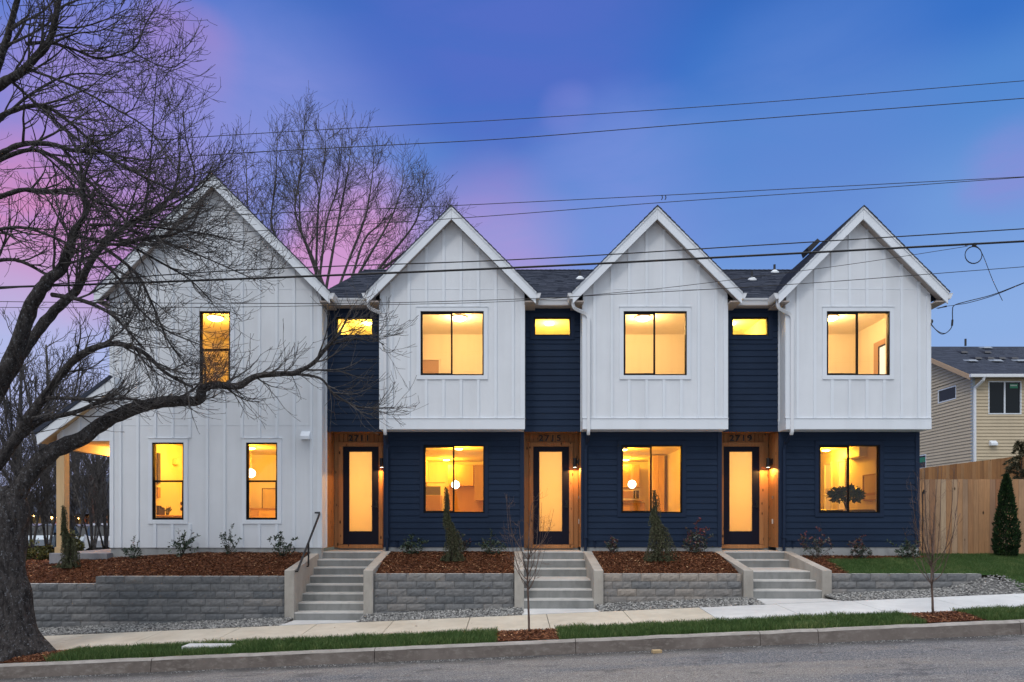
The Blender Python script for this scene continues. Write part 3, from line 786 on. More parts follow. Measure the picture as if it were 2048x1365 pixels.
# end wall of the row: a triangle under the main roof
ge = MB(); xe = U0 + 3 * STEP - .30 + .02
ge.extrude([(xe, 16.22, 7.30), (xe, 16.22, 7.44), (xe, RIDGE_Y, RIDGE_Z), (xe, 27.6, 7.44), (xe, 27.6, 7.30), (xe, RIDGE_Y, RIDGE_Z - .2)], (.03, 0, 0)); ge.build('end_rake', M['white_trim'], units[2])
ew = MB(); ew.poly([(9.77, YM, 7.3), (9.77, 27, 7.3), (9.77, RIDGE_Y, RIDGE_Z - .1)]); ew.build('end_wall', M['white'], units[2])

# ---- entry sconces (fixed beside each door, each its own lamp)
def sconce(u, label):
    x = u + RW - .115; y = 16.80; z0, z1 = Z(935, 16.8), Z(917, 16.8)
    e = empty('wall_lamp', (u + RW, y, z0), label, 'wall lamp', 'black wall lamps beside the front doors')
    m = MB(); m.lathe((x, y, z0), [(.048, 0), (.052, 0), (.052, z1 - z0), (.04, z1 - z0 + .002)], 18); m.build('lamp_shade', M['blackm'], e, smooth=False)
    m = MB(); m.box(x + .04, u + RW - .018, y - .025, y + .025, z1 - .13, z1 - .05).box(u + RW - .035, u + RW - .018, y - .055, y + .055, z1 - .17, z1 - .01); m.build('bracket', M['blackm'], e)
    m = MB(); m.lathe((x, y, z0 - .006), [(.02, 0), (.044, .004)], 14); m.build('lens', M['lamp'], e)
    b = bulb(e, (x, y, z0 - .02), 26, (1, .46, .10), .03, 168); b.data.spot_blend = .1; b.data.energy = 50
    return e
sc = sconce(U0, 'black cylinder wall lamp beside the leftmost front door, nearest the handrail')
for k, l in ((1, 'black cylinder wall lamp beside the middle front door'), (2, 'black cylinder wall lamp beside the rightmost front door')):
    c = copy_tree(sc); c.location.x += k * STEP; c['label'] = l

# ================================================================ white corner house
CL, CR = X(220, YF), X(643, YF); CCX = -6.93; CH = 2.72
croot = empty('corner_house', (CCX, YF, 1.4), 'white board and batten house with a tall gable behind the bare street tree', 'house')
w1 = (X(305, YF), X(368, YF), Z(1040, YF), Z(885.8, YF)); w2 = (X(492.7, YF), X(555, YF), w1[2], w1[3]); w3 = (X(399.8, YF), X(461, YF), Z(776.6, YF), Z(623.4, YF))
mb = MB(); cm = (CL + CR) / 2; cez = EAVE + CH - .21 - (CR - CL) / 2; sheet(mb, CL, CR, SBOT, cez, YF, [w1, w2, w3])
mb.poly([(CL, YF, cez), (CR, YF, cez), (cm, YF, cez + (CR - CL) / 2)])
mb.poly([(CR, YF, SBOT - .01), (CR, YM + .7, SBOT - .01), (CR, YM + .7, EAVE), (CR, YF, EAVE)])
mb.poly([(CL, YF, SBOT), (CL, 26, SBOT), (CL, 26, EAVE), (CL, YF, EAVE)]); mb.poly([(CL, 26, SBOT), (CR, 26, SBOT), (CR, 26, EAVE), (CL, 26, EAVE)])
mb.poly([(CR, YM + .7, SBOT), (CR, 26, SBOT), (CR, 26, EAVE), (CR, YM + .7, EAVE)])
cw = mb.build('front_wall', M['white'], croot)
tb = [(q[0] - .11, q[1] + .11, q[2] - .10, q[3] + .115) for q in (w1, w2, w3)]
mb = MB(); xs = [CL + .14 + .4065 * i for i in range(12)]
xs = [CCX + (X(448 / 5.69 + 440, YF) - CCX) % .4065 - .4065 * 6 + .4065 * i for i in range(13)]
xs = [x for x in xs if CL + .1 < x < CR - .1]
battens(mb, xs, SBOT + .004, lambda x: cez - .01 + (CR - CL) / 2 - abs(x - cm), YF, tb)
mb.box(CL, CL + .09, YF - .02, YF + .002, SBOT, EAVE).box(CR - .09, CR, YF - .02, YF + .002, SBOT, EAVE).box(CR - .001, CR + .018, YF - .02, YF + .07, SBOT, EAVE - .2).box(CR - .001, CR + .02, YM - .07, YM, SBOT, EAVE - .2)
for zz in (Z(579, YF), Z(851, YF)): mb.box(CL + .09, CR - .09, YF - .006, YF + .002, zz, zz + .008)
mb.build('batten', M['white_trim'], cw)
mb = MB(); mb.box(CL + .01, CR - .01, YF + .02, YF + .2, .6, SBOT - .004); mb.build('foundation', M['found'], croot)
for q in (w1, w2, w3): window(croot, *q, YF, M['white_trim'], 'hung')
rf, cap_ = gable(croot, CCX, CH, (CR - CL) / 2, 27)
side_gutter(rf, CCX + CH, 1, 16.30); 
mb = MB(); hx0, hx1 = X(604, YF), X(622, YF); hz0, hz1 = Z(880, YF), Z(864, YF)
mb.extrude([(hx0, YF, hz1), (hx0, YF, hz0 + .01), (hx0, YF - .15, hz0), (hx0, YF - .15, hz0 + .07), (hx0, YF - .05, hz1)], (hx1 - hx0, 0, 0)); mb.box(hx0 - .02, hx1 + .02, YF - .012, YF, hz0 - .01, hz1 + .02); mb.build('exhaust_hood', M['white_trim'], croot)
lower = room(croot, CL + .12, CR - .12, YF + .17, 21.8, 1.60, 4.27, [w1, w2], 'lower_room')
room(croot, CL + .9, CR - .12, YF + .17, 20.0, 4.62, 7.44, [w3], 'upper_room')
mb = MB(); mb.lathe((X(549, 17.5), 17.5, Z(480, 17.5)), [(.03, -.3), (.03, .22)], 8); mb.build('vent_pipe', M['pvc'], rf)
# side porch
PX0 = X(114, YF); pz0 = Z(881, YF)
s_ = (Z(757, YR) - Z(868, YR)) / (X(226, YR) - X(75, YR))
rx0, rx1 = X(72, YR), X(228, YR); rz = lambda x: Z(868, YR) + s_ * (x - rx0)
mb = MB(); wl_ = lambda x: rz(x) - .20
mb.poly([(PX0, YF, pz0), (CL, YF, pz0), (CL, YF, wl_(CL)), (PX0, YF, wl_(PX0))])
pw = mb.build('porch_gable', M['white'], croot)
mb = MB(); battens(mb, [PX0 + .12 + .4065 * i for i in range(4)][:3], pz0 + .02, wl_, YF); mb.box(PX0, CL, YF - .02, YF + .03, pz0 - .016, pz0 + .012); mb.build('batten', M['white_trim'], pw)
mb = MB(); v = .25
mb.extrude([(rx0, YR, rz(rx0) - .02), (rx0 + .03, YR, rz(rx0) - v), (rx1, YR, rz(rx1) - v), (rx1, YR, rz(rx1))][::-1], (0, .035, 0))
mb.extrude([(rx1, YR + .035, rz(rx1) - v), (rx1, YR + .035, rz(rx1)), (rx1, YF, rz(rx1)), (rx1, YF, rz(rx1) - v)], (-.03, 0, 0))
mb.build('porch_rake', M['white_trim'], croot)
mb = MB(); mb.extrude([(rx0 - .02, YR - .02, rz(rx0) - .02), (rx1 - .1, YR - .02, rz(rx1 - .1)), (rx1 - .1, YR - .02, rz(rx1 - .1) + .10), (rx0 - .05, YR - .02, rz(rx0) + .07)], (0, 4.4, 0)); mb.build('porch_roof', M['shingle'], croot)
mb = MB(); zc = Z(878, YF) + .03
mb.poly([(PX0 - .3, YR + .04, rz(PX0 - .3) - .22), (CL, YR + .04, rz(CL) - .22), (CL, 20.1, rz(CL) - .22), (PX0 - .3, 20.1, rz(PX0 - .3) - .22)], .3)
for i in range(30): mb.box(PX0, CL, YF + .06 + i * .133, YF + .06 + i * .133 + .127, pz0 + .02, pz0 + .04, rng.random() * .5)
mb.build('porch_ceiling', M['post'], croot)
mb = MB(); mb.box(PX0, CL - .01, YF + .03, YF + .14, pz0 - .16 + .14, pz0 + .02, .2); mb.box(PX0, CL - .01, 19.7, 19.85, pz0 - .26, pz0 + .02, .3); mb.box(PX0, PX0 + .14, YF + .16, 19.7, pz0 - .2, pz0 + .018, .5); mb.build('porch_beam', M['post'], croot)
px0, px1 = X(112.5, YF), X(128.5, YF)
mb = MB(); mb.box(px0, px1, YF, YF + .19, 1.42, pz0 - .02, .2); mb.box(px0 - .03, px1 + .03, YF - .02, YF + .21, pz0 - .17, pz0 - .022, .4); mb.box(px0 - .03, px1 + .03, YF - .02, YF + .21, 1.42, 1.56, .6)
mb.build('porch_post', M['post'], croot, bevel=.006)
mb = MB(); mb.box(X(98, 15.8), CL + .05, 15.80, 19.9, .9, 1.425); mb.build('porch_slab', M['slab'], croot, bevel=.008)
mb = MB(); mb.lathe((CL - .75, 17.9, pz0 - .05), [(.11, 0), (.14, .03), (.14, .066)], 18)
pl = mb.build('porch_light', M['lamp'], None); tag(pl, 'round light glowing under the side porch roof', 'ceiling light')
bulb(pl, (CL - .75, 17.9, pz0 - .15), 75, (1, .47, .09), .1)
# ================================================================ interiors
def warm_room_lights():
    dome = empty('ceiling_light', (0, 17.6, 7.44), 'round ceiling light upstairs at the left townhouse, partly behind the window mullion', 'ceiling light', 'flush ceiling lights behind the upper windows')
    m = MB(); m.lathe((0, 17.6, 7.44), [(.20, 0), (.20, -.035)], 24); m.build('rim', M['steel'], dome)
    m = MB(); m.lathe((0, 17.6, 7.44), [(.19, -.036), (.175, -.07), (.12, -.10), (.04, -.115)], 24); m.build('diffuser', M['lamp'], dome, smooth=True)
    bulb(dome, (0, 17.6, 7.22), 110, PEACH, .15)
    return dome
dome = warm_room_lights(); base = Vector(dome.location)
dome.location.x = U0 + 3.09
for k, x, l in ((1, U0 + STEP + 3.08, 'round ceiling light upstairs at the middle townhouse'), (2, X(1660, 17.6), 'round ceiling light upstairs at the right townhouse')):
    c = copy_tree(dome); c.location.x = x; c['label'] = l
c = copy_tree(dome); c.location = (X(431, 17.6), 17.6, 7.44); c['label'] = 'round ceiling light in the upper window of the corner house'
def clone_lights(o, energy, color):
    for ch in o.children:
        if ch.type == 'LIGHT': ch.data = ch.data.copy(); ch.data.energy = energy; ch.data.color = color
clone_lights(c, 120, (1, .50, .06))
# small spots of the kitchens
spot = empty('ceiling_light', (0, 20, 4.265), 'near ceiling light in the kitchen of the left townhouse', 'ceiling light', 'small ceiling lights in the lower rooms')
m = MB(); m.lathe((0, 20, 4.265), [(.13, 0), (.13, -.03)], 18); m.build('rim', M['ivory'], spot)
m = MB(); m.lathe((0, 20, 4.265), [(.115, -.031), (.08, -.055), (.02, -.06)], 18); m.build('diffuser', M['lamp'], spot)
bulb(spot, (0, 20, 4.10), 112, WARM, .1)
spot.location = (X(918, 19.6), 19.6, 4.265)
for px, Y, l in ((893, 23.2, 'far ceiling light in the kitchen of the left townhouse'), (1247, 19.8, 'near ceiling light in the lower window of the middle townhouse'), (1252, 23.2, 'far ceiling light in the lower window of the middle townhouse'),
                 (1652, 20.0, 'ceiling light in the living room of the right townhouse'), (503, 19.4, 'ceiling light above the globe pendant in the corner house')):
    c = copy_tree(spot); c.location = (X(px, Y), Y, 4.265); c['label'] = l
c = copy_tree(spot); c.location = (-8.3, 18.2, 4.265); c['label'] = 'ceiling light in the left lower window of the corner house'
# landing lights (behind the narrow windows) and hall lights (behind the frosted doors)
for k in range(3):
    u = U0 + k * STEP; n = ('the left townhouse', 'the middle townhouse', 'the right townhouse')[k]
    m = MB(); m.lathe((u + .68, 17.9, 7.355), [(.12, 0), (.12, -.03), (.05, -.05)], 16)
    o = tag(m.build('ceiling_light', M['lamp']), 'ceiling light on the landing of %s behind the narrow upper window' % n, 'ceiling light', 'landing ceiling lights')
    bulb(o, (u + .68, 17.9, 7.15), 60, (1, .62, .08), .1)
    m = MB(); m.lathe((u + .68, 18.0, 4.325), [(.12, 0), (.12, -.03), (.05, -.05)], 16)
    o = tag(m.build('ceiling_light', M['lamp']), 'ceiling light in the hall of %s behind the frosted front door' % n, 'ceiling light', 'hall ceiling lights')
    bulb(o, (u + .68, 18.55, 3.0), 46, (1, .50, .11), .45)
def pendant(px, py, Y, r, label):
    x, z = X(px, Y), Z(py, Y)
    e = empty('pendant_lamp', (x, Y, z), label, 'pendant lamp', 'round globe pendants')
    m = MB(); m.lathe((x, Y, z), [(r * math.cos(a), r * math.sin(a)) for a in [(-.5 + i / 12) * math.pi * .98 for i in range(13)]], 20); m.build('globe', M['lamp'], e, smooth=True)
    m = MB(); m.tube([(x, Y, z + r), (x, Y, 4.26)], .006, 5); m.lathe((x, Y, 4.25), [(.05, 0), (.05, .015)], 10); m.build('cord', M['ivory'], e)
    bulb(e, (x, Y, z - r - .03), 12, WARM, .1); return e
pendant(911, 970, 21.5, .128, 'globe pendant lamp in the kitchen of the left townhouse beside the mullion')
pendant(1264, 969, 21.5, .128, 'white globe pendant lamp above the microwave of the middle townhouse')
pendant(502, 947, 20.2, .13, 'white globe pendant lamp in the right lower window of the corner house')
def pbox(mb, px0, px1, py0, py1, Y, d, rnd=.5): mb.box(X(px0, Y), X(px1, Y), Y, Y + d, Z(py1, Y), Z(py0, Y), rnd); return mb
def cabinet(name, label, px0, px1, py0, py1, Y, d, n, g=None, mt='cab'):
    e = empty(name, (X((px0 + px1) / 2, Y), Y, Z(py1, Y)), label, name.replace('_', ' '), g)
    m = MB(); pbox(m, px0, px1, py0, py1, Y + .02, d - .02); m.build('carcass', M[mt], e)
    x0, x1 = X(px0, Y), X(px1, Y); w = (x1 - x0) / n
    for i in range(n):
        m = MB(); m.box(x0 + i * w + .004, x0 + (i + 1) * w - .004, Y - .002, Y + .018, Z(py1, Y) + .004, Z(py0, Y) - .004, rng.random()); m.build('cabinet_door', M[mt], e)
    return e
# 2711 kitchen
cabinet('wall_cabinet', 'tall vertical-grain kitchen cabinets above the backsplash of the left townhouse', 896, 947, 930, 972, 23.4, .5, 3)
cabinet('tall_cabinet', 'tall kitchen cabinet at the right edge of the window of the left townhouse', 949, 975, 930, 1001, 23.0, .8, 1)
cabinet('base_cabinet', 'wooden island front low in the left pane of the left townhouse', 842, 881, 991, 1034, 21.2, .6, 2, mt='brown')
m = MB(); pbox(m, 842, 881, 973, 990.5, 21.3, .05); tag(m.build('wall_panel', M['grey']), 'grey panel above the wooden island front at the left townhouse', 'panel')
m = MB(); pbox(m, 894, 966, 972, 1030, 23.9, .04); tag(m.build('backsplash', M['backsplash']), 'orange tiled backsplash under the kitchen cabinets of the left townhouse', 'backsplash')
m = MB(); pbox(m, 842, 889, 965, 966, 23.5, .3); tag(m.build('wall_shelf', M['brown']), 'thin shelf line on the kitchen wall of the left townhouse', 'shelf')
# 2715
cabinet('wall_cabinet', 'beadboard wall cabinets behind the globe pendant of the middle townhouse', 1230, 1279, 930, 975, 23.2, .6, 5)
cabinet('tall_cabinet', 'tall panelled cabinet beside the mullion of the middle townhouse', 1306, 1328, 911, 1034, 21.5, .7, 2)
cabinet('base_cabinet', 'wooden base cabinets under the microwave shelf of the middle townhouse', 1230, 1290, 1006, 1034, 23.0, .6, 4)
m = MB(); pbox(m, 1230, 1287, 1001, 1003, 22.7, .6); tag(m.build('shelf', M['brown']), 'dark shelf holding the microwave at the middle townhouse', 'shelf')
e = empty('microwave', (X(1262, 22.7), 22.7, Z(1000, 22.7)), 'microwave oven with a dark door on the shelf of the middle townhouse', 'microwave')
m = MB(); pbox(m, 1240, 1279.5, 980, 1000.6, 22.75, .4); m.build('body', M['ivory'], e)
m = MB(); pbox(m, 1242, 1266, 982.5, 997, 22.73, .02); m.build('door', M['brown'], e)
m = MB(); pbox(m, 1267, 1278, 981.5, 997.5, 22.73, .02); m.build('control_panel', M['dark'], e)
m = MB(); pbox(m, 1270.5, 1272.3, 982, 997, 22.70, .02); m.build('handle', M['steel'], e)
# 2719 living room
u = U0 + 2 * STEP
XR = u + UW - .12
def yat(px, x): return x * F / (px - CX)
def side_box(mb, x0, x1, pa, pb, za, zb, xr): mb.box(x0, x1, min(yat(pa, xr), yat(pb, xr)), max(yat(pa, xr), yat(pb, xr)), za, zb); return mb
for a, b, l in ((1652, 1663.5, 'narrow dark window in the side wall of the right living room, farther back'), (1679, 1691.5, 'narrow dark window in the side wall of the right living room, next to the mullion')):
    w = empty('interior_window', (XR, yat(a, XR), 2.2), l, 'window')
    m = MB(); side_box(m, XR - .012, XR - .004, a, b, 2.05, 3.90, XR); m.build('pane', M['dusk_pane'], w)
    m = MB(); ya_, yb_ = yat(b, XR), yat(a, XR)
    m.box(XR - .05, XR - .001, ya_ - .05, ya_, 2.0, 3.97).box(XR - .05, XR - .001, yb_, yb_ + .05, 2.0, 3.97).box(XR - .05, XR - .001, ya_, yb_, 3.90, 3.97).box(XR - .04, XR - .001, ya_, yb_, 3.10, 3.16); m.build('frame', M['ivory'], w)
m = MB(); side_box(m, XR - .22, XR - .002, 1701, 1735, 3.92, 4.20, XR); tag(m.build('air_conditioner', M['ivory'], None, bevel=.02), 'white air conditioner high on the side wall of the right living room', 'air conditioner')
pic = empty('picture', (XR, yat(1740, XR), 2.7), 'framed landscape picture on the side wall of the right living room', 'picture')
m = MB(); side_box(m, XR - .02, XR - .003, 1729, 1753, 2.75, 3.40, XR); m.build('print', M['art'], pic)
m = MB(); side_box(m, XR - .035, XR - .003, 1729, 1753, 3.40, 3.43, XR); side_box(m, XR - .035, XR - .003, 1727.5, 1729, 2.72, 3.43, XR); side_box(m, XR - .035, XR - .003, 1729, 1753, 2.72, 2.75, XR); side_box(m, XR - .024, XR - .0205, 1730, 1752, 2.86, 2.93, XR); m.build('frame', M['brown'], pic)
m = MB(); x0, x1 = X(1640, 18.2), X(1758, 18.2); m.box(x0, x1, 18.2, 18.75, 1.6, Z(1019.5, 18.2)); m.box(x0, x1, 18.0, 18.22, 1.6, Z(1022, 18.0)); tag(m.build('sofa', M['dark'], None, bevel=.05), 'dark sofa back low in the window of the right townhouse', 'sofa')
def leafquad(mb, c, d, n_, L, Wd, rnd):
    d = d.normalized(); s = d.cross(n_).normalized() * Wd / 2
    mb.poly([c, c + d * L * .45 + s, c + d * L, c + d * L * .45 - s], rnd)
def rv3(r=rng):
    while True:
        v = Vector((r.uniform(-1, 1), r.uniform(-1, 1), r.uniform(-1, 1)))
        if .01 < v.length < 1: return v.normalized()
pot = empty('house_plant', (X(1692, 17.6), 17.6, Z(1030, 17.6)), 'leafy house plant in a vase in the lower window of the right townhouse', 'house plant')
c0 = P(1692, 993, 17.6)
m = MB(); st = MB()
for i in range(26):
    a = rng.uniform(-1.5, 1.5); L = rng.uniform(.12, .46); tip = c0 + Vector((math.sin(a) * L, rng.uniform(-.2, .2), math.cos(a) * L * .55 - .05))
    st.tube(smoothpath([c0 + Vector((0, 0, -.35)), c0 + Vector((math.sin(a) * L * .3, 0, -.08)), tip], 3), .005, 4)
    for j in range(8):
        d = (tip - c0).normalized() + rv3() * .9; leafquad(m, tip - (tip - c0) * rng.uniform(0, .45), d, rv3(), rng.uniform(.12, .18), .085, rng.random())
for i in range(150):
    q = rv3(); leafquad(m, c0 + Vector((q.x * .34, q.y * .22, q.z * .17 + .02)), rv3() + Vector((q.x, 0, .3)), rv3(), rng.uniform(.12, .19), .09, rng.random())
m.build('foliage', M['houseplant'], pot); st.build('stem', M['stem'], pot)
m = MB(); m.lathe(c0 + Vector((0, 0, -.62)), [(.06, 0), (.10, .08), (.09, .2), (.05, .27)], 14); m.build('vase', M['ceramic'], pot)
# upstairs things
e = empty('room_door', (X(852, 19.2), 19.2, 4.63), 'pinkish brown inner door low in the upper window of the left townhouse', 'door')
m = MB(); pbox(m, 835, 877.5, 720, 790, 19.22, .03); m.build('leaf', M['brown'], e)
m = MB(); pbox(m, 835, 880, 717, 720, 19.18, .06); pbox(m, 877.5, 880, 720, 790, 19.18, .06); m.build('frame', M['roomwall'], e)
# window in the end wall of 2719's upper room, seen obliquely
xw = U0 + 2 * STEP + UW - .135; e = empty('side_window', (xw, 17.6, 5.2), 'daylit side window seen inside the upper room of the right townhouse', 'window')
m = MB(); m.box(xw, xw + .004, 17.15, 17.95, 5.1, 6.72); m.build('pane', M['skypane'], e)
m = MB(); m.box(xw - .02, xw + .01, 17.95, 17.99, 5.0, 6.76).box(xw - .02, xw + .01, 17.15, 17.95, 6.72, 6.76); m.build('frame', M['black'], e)
m = MB(); m.box(xw - .015, xw + .01, 17.99, 18.22, 5.0, 6.9).box(xw - .015, xw + .01, 17.1, 17.99, 6.76, 6.9); m.build('trim', M['brown'], e)
# corner house: office corner (left window) and sideboard (right window)
XL = CL + .12
def ysl(px): return XL * F / (px - CX)
e = empty('desk', (XL, 18, 1.6), 'wooden desk at the bottom of the left lower window of the corner house', 'desk')
dz_ = Z(1031, 18.0)
m = MB(); m.box(XL + .005, XL + .62, 16.7, 19.3, dz_ - .03, dz_, .4); m.build('desk_top', M['cab'], e)
for yy in (16.75, 19.2): m = MB(); m.box(XL + .5, XL + .55, yy, yy + .05, 1.6, dz_ - .03); m.build('leg', M['cab'], e)
m = MB()
for i in range(9): a = 17.55 + i * .035; m.box(XL + .05, XL + .22, a, a + .03, dz_, dz_ + rng.uniform(.14, .27), rng.random())
tag(m.build('book_row', M['dark']), 'row of dark books standing on the desk of the corner house', 'books')
pp = Vector((XL + .22, 18.0, dz_)); m = MB()
for i in range(34): leafquad(m, pp + Vector((0, 0, .10)) + rv3() * .06, Vector((0, 0, 1)) + rv3() * .9, rv3(), .12, .035, rng.random())
m.lathe(pp, [(.035, 0), (.05, .08)], 10); tag(m.build('desk_plant', M['houseplant']), 'little spiky plant on the desk beside the books', 'plant')
m = MB(); m.box(XL + .003, XL + .05, ysl(312.5), ysl(317.5), 3.15, 3.95); tag(m.build('wall_hanging', M['dark']), 'tall dark strip hanging on the wall in the left lower window of the corner house', 'wall hanging')
m = MB(); m.box(XL + .003, XL + .03, ysl(313.5), ysl(319), 2.78, 3.05); tag(m.build('picture', M['brown']), 'small brown picture below the dark wall strip in the corner house', 'picture')
m = MB(); m.box(XL + .003, XL + .12, ysl(345), ysl(352), 3.72, 3.88); tag(m.build('wall_box', M['ivory']), 'small pale box high on the wall in the left lower window', 'box')
for zz, l in ((2.66, 'upper of two small black wall hooks above the desk'), (2.50, 'lower of two small black wall hooks above the desk')):
    m = MB(); m.lathe((XL + .003, ysl(362), zz), [(.05, 0), (.05, .02), (.02, .08)], 10, 'x'); tag(m.build('wall_hook', M['dark']), l, 'hook')
e = empty('sideboard', (X(530, 21), 21, 1.6), 'wooden sideboard in the right lower window of the corner house', 'sideboard')
m = MB(); pbox(m, 500, 560, 1018, 1042, 20.8, .45); m.build('body', M['cab'], e)
m = MB(); pbox(m, 500, 516.5, 1020, 1040, 20.78, .02); m.build('drawer', M['brown'], e)
m = MB(); pbox(m, 498, 560, 1016.5, 1018, 20.76, .5); m.build('top', M['brown'], e)
e = empty('picture', (X(540, 21.6), 21.6, Z(1015, 21.6)), 'large pale canvas leaning above the sideboard of the corner house', 'picture')
m = MB(); pbox(m, 524.5, 553, 978, 1016.5, 21.5, .03); m.build('canvas', M['art'], e)
m = MB(); pbox(m, 523.6, 524.5, 977, 1016.5, 21.47, .05); pbox(m, 524.5, 553, 977, 978, 21.47, .05); m.build('frame', M['dark'], e)

# ================================================================ ground
SL = .0435
def slope(x): return SL * max(-16, min(16, x))
def road_z(x, y): return .004 + slope(x) + .018 * min(4, 11 - y)
def strip_z(x, y): return .222 + slope(x) + .04 * (y - 11.1)
def walk_z(x, y): return .32 + slope(x) - .042 * (13.4 - y)
mb = MB(); mb.grid(frange(-90, 90, 4) , frange(-60, 10.97, 2.5), lambda x, y: road_z(x, y))
struct('road', mb, M['asphalt'])
def ground_z(x, y):
    if y < 17.3 or (y < 27 and -10.3 < x < 9.7): return slope(x) - .35
    z = .75 + .25 * max(-1, min(1, x / 9)) + .0
    if y > 30: z += -.5 + (.9 if x > 8 else 0) * 1
    return z
mb = MB(); ys = [-80, 10, 12, 14.55, 17.2, 17.5, 22, 26.9, 27.1, 29, 32, 45, 80, 160, 400, 900]; xs = [-900, -300, -120, -60, -30, -20, -14, -10.4, -10.2, -6, 0, 6, 9.6, 9.75, 14, 20, 30, 60, 120, 300, 900]
mb.grid(xs, ys, lambda x, y: ground_z(x, y) if y > -50 else -1)
struct('ground', mb, M['ground'])
# kerb: pieces with joints
mb = MB(); joints = [-40] + [X(p, 11.1) for p in (310, 752, 1150, 1515, 1630, 2030)] + [16, 24, 40]; tp = MB()
for a, b in zip(joints, joints[1:]):
    n = max(1, int((b - a) / .12)); xs = frange(a + .005, b - .005, (b - a) / n)
    prof = [(10.93, -.30), (10.955, -.02), (10.985, .178), (11.01, .206), (11.12, .212), (11.12, -.3)]
    base = len(mb.v)
    for x in xs:
        for j, (yy, zz) in enumerate(prof):
            w = .012 * noise.noise(Vector((x * 2.3, j * 3.1, 0))) + (.008 * noise.noise(Vector((x * 9, j, 5))) if j in (2, 3) else 0)
            mb.v.append((x, yy + w, zz + slope(x) + w * .5))
    m_ = len(prof)
    for i in range(len(xs) - 1):
        for j in range(m_ - 1):
            q = base + i * m_ + j; mb.f.append((q, q + m_, q + m_ + 1, q + 1)); mb.r.append(.5)
    mb.f.append(tuple(base + j for j in range(m_))); mb.r.append(.5); e_ = base + (len(xs) - 1) * m_; mb.f.append(tuple(e_ + m_ - 1 - j for j in range(m_))); mb.r.append(.5)
struct('kerb', mb, M['kerb'])
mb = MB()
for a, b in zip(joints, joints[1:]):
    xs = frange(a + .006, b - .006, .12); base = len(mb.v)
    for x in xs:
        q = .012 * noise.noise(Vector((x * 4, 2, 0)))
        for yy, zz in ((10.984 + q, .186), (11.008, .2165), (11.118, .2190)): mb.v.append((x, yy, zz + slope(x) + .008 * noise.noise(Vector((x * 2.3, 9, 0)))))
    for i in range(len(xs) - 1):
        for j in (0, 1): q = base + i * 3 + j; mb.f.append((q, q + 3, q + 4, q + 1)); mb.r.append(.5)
struct('kerb', mb, M['lit_kerb'])  # paler sheet over the kerb, painting the light that falls on its top
# planting strip soil, pavement slabs
mb = MB(); mb.grid(frange(-30, 30, 1), [11.12, 11.5, 11.96], lambda x, y: strip_z(x, y) - .02)
struct('planting_strip', mb, M['turf'])
def slabs(name, edges, mt):
    mb = MB()
    for a, b in zip(edges, edges[1:]):
        g = .006; t = .02 * 0
        A, B = a + g, b - g; sk = .0
        mb.v += [(A, 11.93, walk_z(A, 11.93)), (B, 11.93, walk_z(B, 11.93)), (B, 13.4, walk_z(B, 13.4)), (A, 13.4, walk_z(A, 13.4))]
        n = len(mb.v) - 4; mb.v += [(p[0], p[1], p[2] - .12) for p in mb.v[n:n + 4]]
        for q in ((0, 1, 2, 3), (0, 4, 5, 1), (1, 5, 6, 2), (2, 6, 7, 3), (3, 7, 4, 0)): mb.f.append(tuple(n + i for i in q)); mb.r.append(.5)
    o = mb.build(name, mt, bevel=.006); o['kind'] = 'structure'; return o
j1 = X(1410, 13.0); slabs('sidewalk', [j1 - 1.5 * i for i in range(18, -1, -1)], M['walk'])
slabs('sidewalk', [j1 + 1.5 * i for i in range(0, 13)], M['walk2'])
mb = MB(); mb.grid(frange(-30, 25, 2), [11.9, 13.42], lambda x, y: walk_z(x, y) - .03); struct('sidewalk_bed', mb, M['gravel_base'])

# ---------------------------------------------------------------- steps with cheek walls
S = 14.2
def stair(label, xl, xr, noses, base, group='concrete steps with side walls'):
    """noses: (y, z) of each tread edge from the top down; base = z in front"""
    e = empty('front_steps', ((xl + xr) / 2, S, base), label, 'steps', group)
    m = MB(); prof = []
    yb = 17.05; prof.append((yb, noses[0][1]))
    for i, (y, z) in enumerate(noses):
        prof.append((y, z)); 
        if i + 1 < len(noses): prof.append((y + .012, noses[i + 1][1]))
        else: prof.append((y + .012, base - .25))
    prof.append((yb, base - .25))
    m.extrude([(xl - .01, a, b) for a, b in prof], (xr - xl + .02, 0, 0))
    m.build('treads', M['step'], e, bevel=.014)
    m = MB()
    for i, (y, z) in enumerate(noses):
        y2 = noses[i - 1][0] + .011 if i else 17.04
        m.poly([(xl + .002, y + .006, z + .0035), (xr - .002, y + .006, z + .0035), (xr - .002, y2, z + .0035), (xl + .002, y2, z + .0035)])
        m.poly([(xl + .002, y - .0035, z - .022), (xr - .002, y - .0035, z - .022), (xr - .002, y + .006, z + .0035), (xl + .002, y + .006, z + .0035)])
    m.build('lit_tread_tops', M['lit_tread'], e)  # thin pale sheets painting the overhead light on treads and nosings
    zt = Z(1141, S)
    for x0, x1 in ((xl - .2, xl), (xr, xr + .2)):
        m = MB(); pr = [(S - .02, base - .3), (16.28, base - .3), (16.28, noses[0][1] + .012), (S - .02, zt)]
        m.extrude([(x0, a, b) for a, b in pr], (x1 - x0, 0, 0)); m.build('cheek_wall', M['cheek'], e, bevel=.012)
    return e
dz = 1.443
def nose(py, Y): return (Y, Z(py, Y))
r_ = (dz - Z(1241.5, S)) / 8
st1 = stair('long flight of eight concrete steps up to the left townhouse', X(588.5, S), X(727, S), [(16.16 - .28 * i, dz - r_ * i) for i in range(8)], Z(1241.5, S))
st2 = stair('concrete steps with a middle landing up to the middle townhouse', X(1048, S), X(1187.6, S), [(y, dz - .181 * i) for i, y in enumerate((16.16, 15.88, 15.60, 14.76, 14.48, 14.20))], Z(1218, S))
